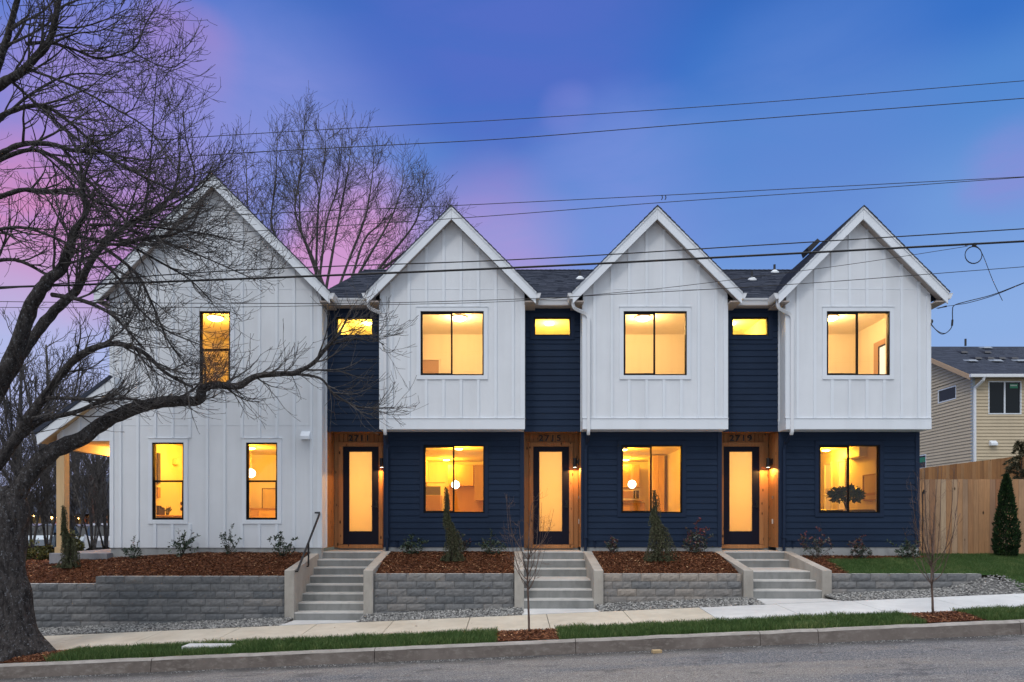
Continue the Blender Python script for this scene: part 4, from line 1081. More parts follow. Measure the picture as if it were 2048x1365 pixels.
st3 = stair('short flight of concrete steps with a landing up to the right townhouse', X(1506.5, S), X(1644, S), [(y, dz - .1775 * i) for i, y in enumerate((16.16, 15.88, 14.76, 14.48, 14.20))], Z(1198, S))
# aprons from steps to pavement
for xl, xr, zb, l in ((X(588.5, S), X(727, S), Z(1241.5, S), 0), (X(1048, S), X(1187.6, S), Z(1218, S), 1), (X(1506.5, S), X(1644, S), Z(1198, S), 2)):
    m = MB(); a, b = xl - .0, xr + .0
    o = [.05, .04, .05][l]
    m.v += [(a, S + .1, zb + .004), (b, S + .1, zb + .004), (b + .05, 13.41, walk_z(b, 13.4) + .006), (a - .05, 13.41, walk_z(a, 13.4) + .006)]; m.f.append((3, 2, 1, 0)); m.r.append(.5)
    m.v += [(p[0], p[1], p[2] - .2) for p in m.v[:4]]
    for q in ((3, 7, 6, 2), (0, 4, 7, 3), (2, 6, 5, 1)): m.f.append(q); m.r.append(.5)
    struct('step_apron', m, M['walk2'])
# handrail on the left cheek of the first stair
hr = empty('handrail', (X(588, S), S, Z(1140, S)), 'black steel handrail on the left side wall of the steps to the left townhouse', 'handrail')
hx = X(588.5, S) - .012; m = MB()
rail = [(hx - .0, S + .05, Z(1141, S) + .02), (hx + .06, S + .07, Z(1141, S) + .03), (hx + .06, S + .16, Z(1128, S + .16)), (hx + .06, 15.98, 1.46 + .86), (hx + .06, 16.06, 1.46 + .88), (hx + .0, 16.06, 1.46 + .88)]
rail[0] = (hx, S + .06, Z(1144, S)); rail[1] = (hx + .055, S + .06, Z(1144, S)); rail[2] = (hx + .055, S + .18, Z(1134, S + .18))
rail[3] = (hx + .055, 15.9, Z(1029, 15.9)); rail[4] = (hx + .055, 15.93, Z(1026, 15.93)); rail[5] = (hx - .06, 15.93, Z(1026, 15.93))
downspout(m, rail, .035, .035); m.build('rail', M['blackm'], hr)
yb = 15.05; f = (yb - (S + .18)) / (15.9 - S - .18); zr = rail[2][2] + f * (rail[3][2] - rail[2][2])
m = MB(); downspout(m, [(hx + .055, yb, zr), (hx + .055, yb, zr - .50), (hx + .05, yb, zr - .53), (hx - .02, yb, zr - .53)], .03, .03); m.build('bracket_post', M['blackm'], hr)

# ---------------------------------------------------------------- block retaining walls
def block_wall(label, segs, yw=14.27, tone=0):
    """segs: (x0, x1, ztop, zbottom); courses of split-face blocks with a pale top"""
    e = empty('retaining_wall', ((segs[0][0] + segs[-1][1]) / 2, yw, segs[0][3]), label, 'retaining wall', 'split face block retaining walls')
    m = MB(); cap = MB(); hgt = .1555; Lb = .40
    for (x0, x1, zt, zb) in segs:
        n = int(math.ceil((zt - zb) / hgt))
        for k in range(n):
            z1 = zt - k * hgt; z0 = z1 - hgt; off = (int(round(zt / hgt)) - k) % 2 * Lb / 2 + rng.choice((0, 0, .1))
            y0 = yw - k * .006; xs = [x0]; x = x0 - (x0 % Lb) + off
            if x < x0: x += Lb
            while x < x1 - .02:
                if x > x0 + .05: xs.append(x)
                x += Lb
            xs.append(x1)
            crs = rng.uniform(-.16, .16) + tone
            for a, b in zip(xs, xs[1:]):
                rr = min(1, max(0, rng.gauss(.42, .10) + crs)); g = .0028; A, B, C, D = a + g, b - g, z0 + g, z1 - g
                nx = max(2, int((B - A) / .05)); nzz = 4; base = len(m.v); sd = rng.random() * 50; proud = rng.uniform(-.006, .010)
                for j in range(nzz + 1):
                    for i in range(nx + 1):
                        u_ = i / nx; v_ = j / nzz; edge = min(min(u_, 1 - u_) * nx, min(v_, 1 - v_) * nzz * .8, 1)
                        dpt = edge * (.016 + proud * .7 + .014 * noise.noise(Vector((u_ * (B - A) * 14 + sd, v_ * 2.2, sd))) + rng.uniform(-.004, .004))
                        m.v.append((A + (B - A) * u_, y0 - dpt, C + (D - C) * v_))
                for j in range(nzz):
                    for i in range(nx):
                        q = base + j * (nx + 1) + i; m.f.append((q, q + 1, q + nx + 2, q + nx + 1)); m.r.append(min(1, max(0, rr + rng.uniform(-.06, .06))))
                m.box(A, B, y0 + .0005, y0 + .2, C, D, rr)
                if k == 0:
                    # tapered block tops leave little notches
                    cap.poly([(A, y0 - .004, D + .003), (B, y0 - .004, D + .003), (B - .055, y0 + .13, D + .003), (A + .055, y0 + .13, D + .003)])
    m.build('blocks', M['block'], e); cap.build('top_faces', M['capstone'], e)
    return e
WT = Z(1148.5, 14.25); WL = Z(1153.5, 14.25)
sl = lambda x: walk_z(x, 13.4) - .12
x569 = X(569, S); x190 = X(190, 14.25)
block_wall('long block retaining wall stepping down behind the big tree', [(-17.2, x569, WL - .1555, sl(-12)), (x190, x569, WL, WL - .15)], tone=-.10)
block_wall('block retaining wall between the steps of the left townhouse and the middle townhouse', [(X(746.5, S), X(1028, S), WT, sl(-3))], tone=.02)
block_wall('brownish block retaining wall between the steps of the middle townhouse and the right townhouse', [(X(1206, S), X(1486, S), WT, sl(2))], tone=.34)
block_wall('low grey block retaining wall right of the steps of the right townhouse', [(X(1664.5, S), X(1968, S), WT, sl(6))], tone=.05)
# ================================================================ beds, gravel, grass
HB = 1.425
def bed_a(x, y):
    t = max(0, min(1, (y - 14.42) / 1.6)); hz = 1.30 + .13 * max(0, min(1, (x + 9.4) / 2.2)); zt = (WL - .035) if x > x190 else (WL - .19)
    if x < -10: hz = 1.20
    return zt + (hz - zt) * (1 - (1 - t) ** 1.6) + .018 * noise.noise(Vector((x * 2, y * 2, 0)))
def bed_b(x, y):
    t = max(0, min(1, (y - 14.42) / 2.0)); zt = WT - .035
    return zt + (1.425 - zt) * (1 - (1 - t) ** 1.7) + .02 * noise.noise(Vector((x * 2, y * 2, 3)))
def lawn_z(x, y):
    if y >= 14.3:
        t = min(1, (y - 14.3) / 2.4); return WT - .02 + (1.36 - WT) * (1 - (1 - t) ** 1.3) + .012 * noise.noise(Vector((x * 1.5, y * 1.5, 7)))
    t = max(0, (y - 13.42) / .88); a = walk_z(x, 13.4) + .01; return a + (WT - .02 - a) * (t * t * (3 - 2 * t)) ** .8
xc1 = X(569, S); XB0, XB1 = X(746.5, S), X(1028.5, S); XC0, XC1 = X(1205.5, S), X(1486.6, S); XD0 = X(1664, S)
mb = MB()
mb.grid(frange(-17.2, xc1, .15), frange(14.40, 16.06, .12), bed_a); mb.grid(frange(-14, X(98, 15.8), .3), frange(15.9, 20.5, .4), lambda x, y: 1.20 + .02 * noise.noise(Vector((x, y, 1))))
mb.grid(frange(XB0, XB1, .15), frange(14.40, 16.47, .12), bed_b); mb.grid(frange(XC0, XC1, .15), frange(14.40, 16.47, .12), bed_b)
lawn_edge = lambda y: XD0 + .42 + (y - 14.4) * .16 if y < 15.9 else XD0 + .70 + (y - 15.9) * 9
mb.grid(frange(XD0, 9.9, .15), frange(14.40, 16.47, .12), lambda x, y: lawn_z(x, y) + (.012 if x < lawn_edge(y) + .05 else -.05))
for a, b in ((-.27, .80), (6.70, 7.75), (-12, -7.4)): mb.grid(frange(a, b, .1), frange(11.13, 11.94, .08), lambda x, y: strip_z(x, y) + .03 * math.sin((y - 11.1) / .85 * math.pi))
struct('mulch_bed', mb, M['mulch_base'], smooth=True)
mb = MB(); mb.grid(frange(XD0 + .3, 22, .3), frange(14.30, 17.2, .15), lambda x, y: lawn_z(x, y) if x > lawn_edge(y) else lawn_z(x, y) - .03); mb.grid(frange(10.15, 22, .3), frange(13.42, 14.30, .1), lawn_z)
struct('lawn', mb, M['turf'], smooth=True)
# mulch chips
r2 = random.Random(11)
mb = MB()
def chips(n, x0, x1, y0, y1, fz, cond=None, big=1):
    for _ in range(n):
        x = r2.uniform(x0, x1); y = r2.uniform(y0, y1)
        if cond and not cond(x, y): continue
        z = fz(x, y) + r2.uniform(0, .016); a = r2.uniform(0, math.pi); L = r2.uniform(.009, .028) * big; w = r2.uniform(.003, .0075) * big
        d = Vector((math.cos(a), math.sin(a), r2.uniform(-.5, .5))) * L; s = Vector((-math.sin(a), math.cos(a), r2.uniform(-.9, .9))) * w; c = Vector((x, y, z + .004))
        rr = min(1, abs(r2.gauss(.36, .26))) if r2.random() > .03 else r2.uniform(.8, 1)
        mb.poly([c - d - s, c + d - s, c + d + s, c - d + s], rr)
chips(22000, -13, xc1, 14.42, 16.0, bed_a, lambda x, y: x > -11.2 or r2.random() < .5)
chips(1500, -12.6, X(98, 15.8), 16, 18.5, lambda x, y: 1.2)
chips(12500, XB0, XB1, 14.42, 16.44, bed_b); chips(12500, XC0, XC1, 14.42, 16.44, bed_b)
chips(5500, XD0, 9.9, 14.42, 16.44, lambda x, y: lawn_z(x, y) + .012, lambda x, y: x < lawn_edge(y) + r2.uniform(-.03, .1))
for a, b, n in ((-.27, .80, 1500), (6.72, 7.72, 1500), (-10, -7.45, 3400)): chips(n, a, b, 11.12, 11.95, lambda x, y: strip_z(x, y) + .03 * math.sin((y - 11.1) / .85 * math.pi))
chips(160, -7.6, .9, 12.0, 13.3, walk_z, lambda x, y: r2.random() < .12)
tag(mb.build('mulch', M['chip']), 'reddish brown bark mulch covering the planting beds', 'mulch', kind='stuff')
# gravel
mb = MB()
t_ = (1 + 5 ** .5) / 2
ICO_V = [Vector(v).normalized() for v in ((-1, t_, 0), (1, t_, 0), (-1, -t_, 0), (1, -t_, 0), (0, -1, t_), (0, 1, t_), (0, -1, -t_), (0, 1, -t_), (t_, 0, -1), (t_, 0, 1), (-t_, 0, -1), (-t_, 0, 1))]
ICO_F = ((0, 11, 5), (0, 5, 1), (0, 1, 7), (0, 7, 10), (0, 10, 11), (1, 5, 9), (5, 11, 4), (11, 10, 2), (10, 7, 6), (7, 1, 8), (3, 9, 4), (3, 4, 2), (3, 2, 6), (3, 6, 8), (3, 8, 9), (4, 9, 5), (2, 4, 11), (6, 2, 10), (8, 6, 7), (9, 8, 1))
def stone(mb, c, r, rnd, rr=r2):
    q = Matrix.Rotation(rr.uniform(0, 6.3), 3, rv3(rr)); sx, sy, sz = r * rr.uniform(.8, 1.5), r * rr.uniform(.7, 1.1), r * rr.uniform(.45, .8)
    rot = Matrix.Rotation(rr.uniform(0, 6.3), 3, 'Z') @ Matrix.Rotation(rr.uniform(-.5, .5), 3, 'X'); b = len(mb.v)
    for v in ICO_V:
        w = q @ v; mb.v.append(tuple(Vector(c) + rot @ Vector((w.x * sx, w.y * sy, w.z * sz))))
    for f in ICO_F: mb.f.append(tuple(b + i for i in f)); mb.r.append(rnd)
def grav_z(x, y): return walk_z(x, 13.4) - .005 + (y - 13.4) * .06
def gravel(x0, x1, den=620, y1=14.26, fz=grav_z, y0=13.42, cond=None):
    for _ in range(int((x1 - x0) * (y1 - y0) * den)):
        x = r2.uniform(x0, x1); y = r2.uniform(y0, y1)
        if cond and not cond(x, y): continue
        stone(mb, (x, y, fz(x, y) + r2.uniform(0, .012)), r2.uniform(.012, .026), min(1, max(0, r2.gauss(.5, .24))))
gravel(-11.5, X(588.5, S) - .02); gravel(X(727, S) + .03, X(1048, S) - .02); gravel(X(1187.6, S) + .03, X(1506.5, S) - .02)
def gr(x, y):
    t = max(0, min(1, (x - 8.6) / 1.6)); return grav_z(x, y) + t * t * .34 * max(0, min(1, (y - 13.5) / .8))
gravel(X(1644, S) + .04, 10.45, fz=gr, cond=lambda x, y: x < 10.55 - (y - 13.4) * .55)
# loose grit along the gutter of the road
for _ in range(2600):
    x = r2.uniform(-11, 11); y = 10.93 - abs(r2.gauss(0, .09)); 
    if noise.noise(Vector((x * .8, 0, 4))) < -.15 and r2.random() < .75: continue
    stone(mb, (x, y, road_z(x, y) + .002), r2.uniform(.004, .012), r2.random() * .7)
tag(mb.build('gravel', M['pebble']), 'grey river gravel between the pavement and the block walls', 'gravel', kind='stuff')
mb = MB()
for a, b in ((-13, X(588.5, S) - .01), (X(727, S) + .02, X(1048, S) - .01), (X(1187.6, S) + .02, X(1506.5, S) - .01), (X(1644, S) + .03, 10.6)):
    mb.grid(frange(a, b, .2), frange(13.41, 14.3, .15), lambda x, y: (gr(x, y) if x > 8 else grav_z(x, y)) - (.008 if x < 10.5 - (y - 13.4) * .55 else .4))
struct('gravel_strip', mb, M['gravel_base'])
# grass
mb = MB()
def blade(x, y, z, h, rr):
    a = r2.uniform(0, 6.3); w = r2.uniform(.0022, .0042); ln = r2.uniform(.1, .7) * h; b = r2.uniform(0, 6.3)
    dx, dy = math.cos(a) * w, math.sin(a) * w; lx, ly = math.cos(b) * ln, math.sin(b) * ln
    mb.poly([(x - dx, y - dy, z), (x + dx, y + dy, z), (x + lx * .45 + dx * .6, y + ly * .45 + dy * .6, z + h * .62), (x + lx, y + ly, z + h * .95), (x + lx * .45 - dx * .6, y + ly * .45 - dy * .6, z + h * .62)], rr)
def grass(x0, x1, y0, y1, den, h, fz, cond=None):
    for _ in range(int((x1 - x0) * (y1 - y0) * den)):
        x = r2.uniform(x0, x1); y = r2.uniform(y0, y1)
        if cond and not cond(x, y): continue
        c = noise.noise(Vector((x * 3, y * 3, 0))); c2 = noise.noise(Vector((x * .7, y * .7, 9)))
        blade(x, y, fz(x, y) - .01, h * r2.uniform(.6, 1.15) * (1 + .35 * c), min(1, max(0, r2.gauss(.48, .2) + .22 * c + .25 * c2)))
pad = lambda x, y: not (X(372, 11.6) < x < X(468, 11.6) and 11.42 < y < 11.74)
for a, b in ((-7.62, -.24), (.76, 6.76), (7.68, 12.2)):
    grass(a, b, 11.10, 11.95, 6200, .105, strip_z, lambda x, y, a=a, b=b: pad(x, y) and x > a + .10 * noise.noise(Vector((y * 6, a, 0))) and x < b + .1 * noise.noise(Vector((y * 6, b, 0))))
grass(XD0 + .35, 9.95, 14.36, 16.25, 3600, .060, lawn_z, lambda x, y: x > lawn_edge(y) + r2.uniform(-.06, .02))
grass(9.9, 13.9, 14.36, 16.85, 3600, .060, lawn_z); grass(9.9, 12.5, 13.43, 14.4, 4000, .06, lawn_z, lambda x, y: x > 10.55 - (y - 13.4) * .55)
tag(mb.build('grass', M['grass']), 'short green turf along the kerb and on the small lawn', 'grass', kind='stuff')
m = MB(); m.box(X(372, 11.6), X(468, 11.6), 11.44, 11.72, strip_z(-4.9, 11.5) - .1, strip_z(-4.9, 11.5) + .055)
tag(m.build('utility_cover', M['walk2'], None, bevel=.008), 'pale concrete utility cover set in the kerb grass', 'cover')
m = MB(); bx, by = X(1313, 10.72), 10.72; z = road_z(bx, by); q = Matrix.Rotation(.25, 3, 'Z')
m.extrude([Vector((bx, by, z)) + q @ Vector(p) for p in ((-.075, -.04, 0), (.075, -.045, 0), (.07, .04, 0), (-.07, .045, 0))][::-1], (0.004, 0, .05)); tag(m.build('wood_offcut', M['cut'], None, bevel=.005), 'small block of cut wood lying in the gutter', 'wood block')

# ================================================================ shrubs
def shrub(label, px, Y, zb, h, w, nst, nl, mt='leaf', seed=1, L=.055, top=0.0, group='young shrubs in the mulch beds', name='shrub', dense=0):
    r = random.Random(seed); h *= 1.08; w *= 1.15; nl = int(nl * 1.5); dense = int(dense * 1.5); L *= 1.08; x = X(px, Y); c = Vector((x, Y, zb)); e = empty(name, c, label, 'shrub', group)
    st = MB(); lf = MB(); tips = []
    for i in range(nst):
        a = r.uniform(0, 6.28); t = r.random() ** .6; hh = h * r.uniform(.45, 1.0) if i else h
        tip = c + Vector((math.cos(a) * w * .5 * t, math.sin(a) * w * .35 * t, hh * (1 - .35 * t * r.random())))
        if i == 0: tip = c + Vector((r.uniform(-.1, .1) * w, 0, h))
        mid = c.lerp(tip, .5) + Vector((math.cos(a) * w * .08, 0, .02)); path = smoothpath([c, mid, tip], 4); st.tube(path, [.006 * (1 - .7 * k / (len(path) - 1)) for k in range(len(path))], 4); tips.append(path)
        for _ in range(2):
            k = r.randrange(3, len(path)); p = path[k]; q = p + Vector((r.uniform(-1, 1) * w * .22, r.uniform(-.5, .5) * w * .2, r.uniform(.02, .2) * h)); st.tube([p, p.lerp(q, .5) + Vector((0, 0, -.01)), q], [.0035, .003, .002], 3); tips.append([p, p.lerp(q, .5), q])
    for i in range(nl):
        path = tips[r.randrange(len(tips))]; k = r.random() ** .7 * (len(path) - 1); p = path[int(k)].lerp(path[min(int(k) + 1, len(path) - 1)], k % 1)
        hfrac = (p.z - zb) / h
        rr = min(1, max(0, r.random() * .75 + (hfrac - .4) * top)); d = rv3(r) + Vector((0, 0, .45)); leafquad(lf, p, d, rv3(r), L * r.uniform(.6, 1.2), L * .5, rr)
    for i in range(dense):
        d = rv3(r); p = c + Vector((d.x * w * .36, d.y * w * .3, h * .30 + d.z * h * .26)); leafquad(lf, p, rv3(r) + Vector((0, 0, .4)), rv3(r), L * r.uniform(.7, 1.2), L * .55, r.random() * .7)
    st.build('stem', M['stem'], e); lf.build('foliage', M[mt], e); return e
YB = 15.75
def zat(py, Y): return Z(py, Y)
shrub('little upright shrub at the left end of the corner house wall', 267, 15.6, bed_a(X(267, 15.6), 15.6), .40, .42, 6, 150, seed=3, L=.045, dense=110)
shrub('leggy shrub with large loose leaves under the left lower window', 362, 15.6, bed_a(X(362, 15.6), 15.6), .62, .85, 9, 170, seed=4, L=.075, dense=20)
shrub('thin upright shrub between the two lower windows of the corner house', 458, 15.7, bed_a(X(458, 15.7), 15.7), .55, .48, 8, 190, seed=5, L=.05, dense=30)
shrub('spreading shrub beside the handrail of the first steps', 566, 15.55, bed_a(X(566, 15.55), 15.55), .46, .62, 8, 190, seed=6, L=.06, dense=70)
shrub('dark shrub by the downspout of the left townhouse', 822, 16.0, bed_b(0, 16.0), .44, .62, 8, 190, seed=8, L=.06, dense=120)
shrub('shrub half hidden behind the weeping conifer of the left townhouse', 917, 16.15, bed_b(0, 16.1), .48, .45, 8, 170, 'leafred', seed=9, L=.06, dense=70)
shrub('twiggy shrub with bare stems at the right of the left townhouse bed', 988, 15.9, bed_b(0, 15.9), .50, .68, 9, 120, seed=10, L=.055, dense=150)
shrub('small dark reddish shrub beside the steps of the middle townhouse', 1225, 16.15, bed_b(0, 16.1), .37, .30, 7, 170, 'leafred', seed=12, L=.055, top=.35, dense=70)
shrub('red-tipped shrub under the right side of the middle townhouse window', 1390, 16.1, bed_b(0, 16.1), .68, .66, 11, 280, 'leafred', seed=13, L=.06, top=.9, dense=150)
shrub('tall leggy shrub with red tips beside the steps of the right townhouse', 1634, 16.0, lawn_z(7.1, 16.0), .76, .85, 12, 230, 'leafred', seed=14, L=.055, top=1.1, dense=40)
shrub('round low shrub with a few red leaves under the right townhouse window', 1722, 16.05, lawn_z(8.2, 16), .46, .55, 9, 240, 'leafred', seed=15, L=.05, top=.5, dense=150)
shrub('dark low shrub at the right corner of the right townhouse', 1816, 16.05, lawn_z(9.3, 16), .42, .62, 8, 180, seed=16, L=.06, dense=130)
for px, Y, h, w, l, s in ((75, 17.2, .55, 1.0, 'yellow-green bush beside the big tree trunk', 21), (35, 17.8, .5, .9, 'yellow-green bush half behind the big tree trunk', 22), (146, 21.5, .75, .7, 'yellow-green bush behind the porch post', 23), (25, 16.4, .4, .6, 'low yellow-green bush at the foot of the big tree', 24)):
    shrub(l, px, Y, 1.12, h, w, 12, 260, 'yellowbush', seed=s, L=.07, dense=620, group='bushes by the side porch', name='bush')
def weeping(label, px, Y, zb, ztop, wbase, seed, lean=.12, strands=150, low=.45):
    r = random.Random(seed); x = X(px, Y); H = ztop - zb; e = empty('weeping_conifer', (x, Y, zb), label, 'conifer', 'weeping conifers')
    lead = smoothpath([(x + lean * .5, Y, zb), (x + lean * 1.1, Y, zb + H * .30), (x + lean * .3, Y, zb + H * .52), (x - lean * .35, Y, zb + H * .68), (x - lean * .1, Y, zb + H * .83), (x - lean * .35, Y, ztop)], 5)
    st = MB(); st.tube(lead, [.022 * (1 - .85 * k / (len(lead) - 1)) for k in range(len(lead))], 6); nd = MB()
    for i in range(strands):
        t = (r.random() * .62 if r.random() < .72 else r.uniform(.5, 1)); k = t * (len(lead) - 1); p = lead[int(k)].lerp(lead[min(int(k) + 1, len(lead) - 1)], k % 1)
        spread = wbase * (.12 + .42 * max(0, 1 - t / low) ** .8) if t < low else wbase * .12 * r.uniform(.4, 1.25)
        a = r.uniform(0, 6.28); out = Vector((math.cos(a), math.sin(a) * .7, 0)) * spread * r.uniform(.3, 1.1); drop = min(p.z - zb - .02, H * (r.uniform(.07, .22) if t > low else r.uniform(.12, .35)))
        path = smoothpath([p, p + out * .6 + Vector((0, 0, .03)), p + out - Vector((0, 0, drop * .5)), p + out * 1.1 - Vector((0, 0, drop))], 4)
        st.tube(path, .0025, 3)
        for q0, q1 in zip(path, path[1:]):
            for _ in range(5 if t < .7 else 2):
                q = q0.lerp(q1, r.random()); d = (q1 - q0).normalized() + rv3(r) * .7; leafquad(nd, q, d, rv3(r), r.uniform(.025, .055), .010, min(1, max(0, r.gauss(.45, .25))))
    st.build('stem', M['stem'], e); nd.build('foliage', M['needle'], e); return e
weeping('weeping conifer in front of the lower window of the left townhouse', 896, 15.3, bed_b(0, 15.3), Z(978, 15.3), .52, 31, strands=330)
weeping('weeping conifer in front of the lower window of the middle townhouse, with a broad skirt', 1312, 15.3, bed_b(0, 15.3), Z(984, 15.3), .80, 32, strands=330, low=.5)
weeping('narrow dark weeping conifer in front of the porch post', 130, 15.2, bed_a(X(130, 15.2), 15.2), Z(1015, 15.2), .50, 33, strands=300)
# arborvitae and hemlock
def thuja(label, px, Y, zb, ztop, w, seed, mt='thuja'):
    r = random.Random(seed); x = X(px, Y); H = ztop - zb; e = empty('arborvitae', (x, Y, zb), label, 'evergreen'); lf = MB(); st = MB(); st.tube([(x, Y, zb), (x, Y, zb + H * .9)], [.03, .008], 6)
    for i in range(9500):
        t = r.random() ** 1.1; a = r.uniform(0, 6.28); prof = (1 - t) ** .62 * (.78 + .3 * min(1, t * 5)); lump = 1 + .45 * noise.noise(Vector((math.cos(a) * 2.2, math.sin(a) * 2.2, t * 9 + seed)))
        rad = w * .5 * prof * lump * (r.uniform(.5, 1) ** .4); p = Vector((x + math.cos(a) * rad, Y + math.sin(a) * rad, zb + .03 + t * H * .97))
        d = Vector((math.cos(a) * .55, math.sin(a) * .55, 1)) + rv3(r) * .45; leafquad(lf, p, d, rv3(r), r.uniform(.035, .075), .026, min(1, max(0, r.gauss(.4, .22) + .5 * (lump - 1))))
    st.build('trunk', M['stem'], e); lf.build('crown', mt and M[mt], e); return e
thuja('narrow dark green arborvitae in front of the wooden fence', 2013, 16.35, lawn_z(12, 16.3), Z(948, 16.35), .56, 41)
def hemlock(label, px, Y, zb, ztop, w, seed):
    r = random.Random(seed); x = X(px, Y); H = ztop - zb; e = empty('conifer_tree', (x, Y, zb), label, 'conifer'); lf = MB(); st = MB(); st.tube([(x, Y, zb), (x + .05, Y, ztop)], [.05, .006], 6)
    for i in range(64):
        t = .25 + .73 * i / 64; a = r.uniform(0, 6.28); L = w * .5 * (1.05 - t) ** .7 * r.uniform(.6, 1.1); p = Vector((x, Y, zb + H * t)); q = p + Vector((math.cos(a) * L, math.sin(a) * L, L * .12)); path = smoothpath([p, p.lerp(q, .5) + Vector((0, 0, .05)), q - Vector((0, 0, .05))], 4); st.tube(path, .005, 3)
        for q0, q1 in zip(path, path[1:]):
            for _ in range(17):
                c_ = q0.lerp(q1, r.random()); d = (q1 - q0).normalized() + rv3(r) * .9 - Vector((0, 0, .2)); leafquad(lf, c_, d, rv3(r), r.uniform(.05, .11), .022, r.random())
    st.build('trunk', M['stem'], e); lf.build('crown', M['pineish'], e)
hemlock('feathery brownish conifer rising above the fence at the right edge', 2040, 17.9, 1.3, Z(882, 17.9), 1.7, 43)

# ================================================================ bare trees
class Tree:
    def __init__(s, seed, spread=1, trop=.1, scale=1, minr=.0035, twigs=(7, 5), lens=(1.5, .65, .28), sp=.24, bias=None):
        s.r = random.Random(seed); s.t = MB(); s.tw = MB(); s.trop = trop; s.sc = scale; s.minr = minr; s.nt = twigs; s.len = lens; s.sp = sp; s.bias = bias
    def limb(s, pts, w0, w1, kids=True, start=.15, mesh=True, kidlen=1, n=10, kidr=1):
        P3 = smoothpath([P(*p) for p in pts], 5); Ym = pts[len(pts) // 2][2]
        rad = [(w0 + (w1 - w0) * (k / (len(P3) - 1)) ** .8) * .5 * Ym / F for k in range(len(P3))]
        s.t.tube(P3, rad, n, rough=.22)
        if kids: s.spawn(P3, rad, 1, start, kidlen, kidr)
        return P3
    def spawn(s, path, rad, lev, start=.1, kidlen=1, kidr=1):
        r = s.r; tot = sum((b - a).length for a, b in zip(path, path[1:]))
        if lev == 1: n = int(tot * (1 - start) / s.sp) + 1
        else: n = max(2, int(s.nt[lev - 2] * r.uniform(.7, 1.3)))
        for i in range(n):
            t = start + (1 - start) * ((i + r.random()) / n); k = t * (len(path) - 1); j = min(int(k), len(path) - 2); p = path[j].lerp(path[j + 1], k - j); tan = (path[j + 1] - path[j]).normalized()
            perp = rv3(r); perp = (perp - tan * perp.dot(tan)).normalized()
            if s.bias is not None and lev < 3: perp = (perp + s.bias * .5).normalized()
            ang = r.uniform(.4, .95); d = (tan * math.cos(ang) + perp * math.sin(ang)).normalized()
            L = s.len[lev - 1] * s.sc * r.uniform(.45, 1.15) * (1.15 - .55 * t) * (kidlen if lev == 1 else 1)
            R0 = min(rad[j] * .62, (.024, .011, .0055)[lev - 1] * s.sc * (kidr if lev == 1 else 1) * (.6 + .5 * L / (s.len[lev - 1] * s.sc))); R0 = max(R0, s.minr)
            s.grow(p, d, L, R0, lev)
        if lev < 3 and lev > 0:   # leader keeps going as a finer twig
            pass
    def grow(s, p, d, L, R0, lev):
        r = s.r; nseg = (8, 5, 3)[lev - 1]; path = [p]; rad = [R0]; step = L / nseg; kink = (.15, .20, .20)[lev - 1]
        for i in range(nseg):
            t = (i + 1) / nseg
            up = s.trop * (t * 1.6 - .35)
            d = (d + rv3(r) * kink + Vector((0, 0, up))).normalized(); p = p + d * step; path.append(p); rad.append(max(s.minr * .75, R0 * (1 - .78 * t)))
        (s.t if lev == 0 else s.tw).tube(path, rad, (5, 4, 3)[lev - 1], cap=False)
        if lev < 3: s.spawn(path, rad, lev + 1, .12)
    def done(s, label, base, cat='tree', group=None, bt='bark', tt='twig', name='bare_tree'):
        e = empty(name, base, label, cat, group); s.t.build('trunk', M[bt], e, smooth=True); s.tw.build('crown', M[tt], e); return e
T = Tree(5, trop=.16, lens=(2.1, .85, .33), sp=.185, twigs=(6, 3), minr=.0046, bias=Vector((.55, 0, -.2)))
tb_ = [(-8, 1345, 11.75), (-8, 1318, 11.75), (-10, 1290, 11.75), (-12, 1250, 11.75), (-10, 1200, 11.75), (-8, 1150, 11.75), (-6, 1100, 11.75), (-4, 1060, 11.75), (0, 1020, 11.75), (-12, 985, 11.75)]
pth = smoothpath([P(*p) for p in tb_], 10); wid = [118, 106, 90, 76, 68, 58, 54, 52, 50, 40]
rad = []
for i in range(len(pth)):
    k = i / 10; j = min(int(k), len(wid) - 2); rad.append((wid[j] + (wid[j + 1] - wid[j]) * (k - j)) * 11.75 / F)
nb = len(T.t.v); T.t.tube(pth, rad, 48)
for i in range(nb, len(T.t.v)):      # burls and root flare, flattened a little towards the kerb
    v = Vector(T.t.v[i]); c_ = X(-10, 11.75); a = math.atan2(v.y - 11.75, v.x - c_); hgt = max(0, min(1, (1.1 - (v.z + .3)) / 1.1))
    f = 1 + hgt ** 2 * .16 * math.sin(a * 5 + 1) + .16 * noise.noise(Vector((v.x * 2.6, v.y * 2.6, v.z * 1.1))) + .07 * noise.noise(Vector((v.x * 8, v.y * 8, v.z * 2.4)))
    T.t.v[i] = (c_ + (v.x - c_) * f, 11.75 + (v.y - 11.75) * f * .72, v.z)
B = T.limb([(10, 1050, 11.75), (28, 1000, 11.75), (52, 958, 11.8), (98, 908, 11.9), (165, 876, 12.0), (225, 836, 12.1), (290, 812, 12.2), (345, 803, 12.2), (396, 801, 12.2), (405, 779, 12.2), (432, 770, 12.2), (475, 773, 12.3), (516, 752, 12.3), (592, 747, 12.4)], 40, 10, start=.42, kidlen=.55, n=14)
T.limb([(590, 747, 12.4), (625, 728, 12.4), (650, 700, 12.4), (672, 676, 12.4), (690, 645, 12.5), (700, 622, 12.5)], 10, 3, start=.05, kidlen=.5, n=7)
T.limb([(588, 748, 12.4), (640, 757, 12.4), (668, 788, 12.4), (710, 812, 12.3), (745, 816, 12.3), (788, 816, 12.3)], 6, 2.2, start=.2, kidlen=.32, n=6)
T.limb([(655, 692, 12.4), (700, 680, 12.4), (740, 676, 12.4), (768, 690, 12.4)], 4, 2, start=.2, kidlen=.3, n=5)
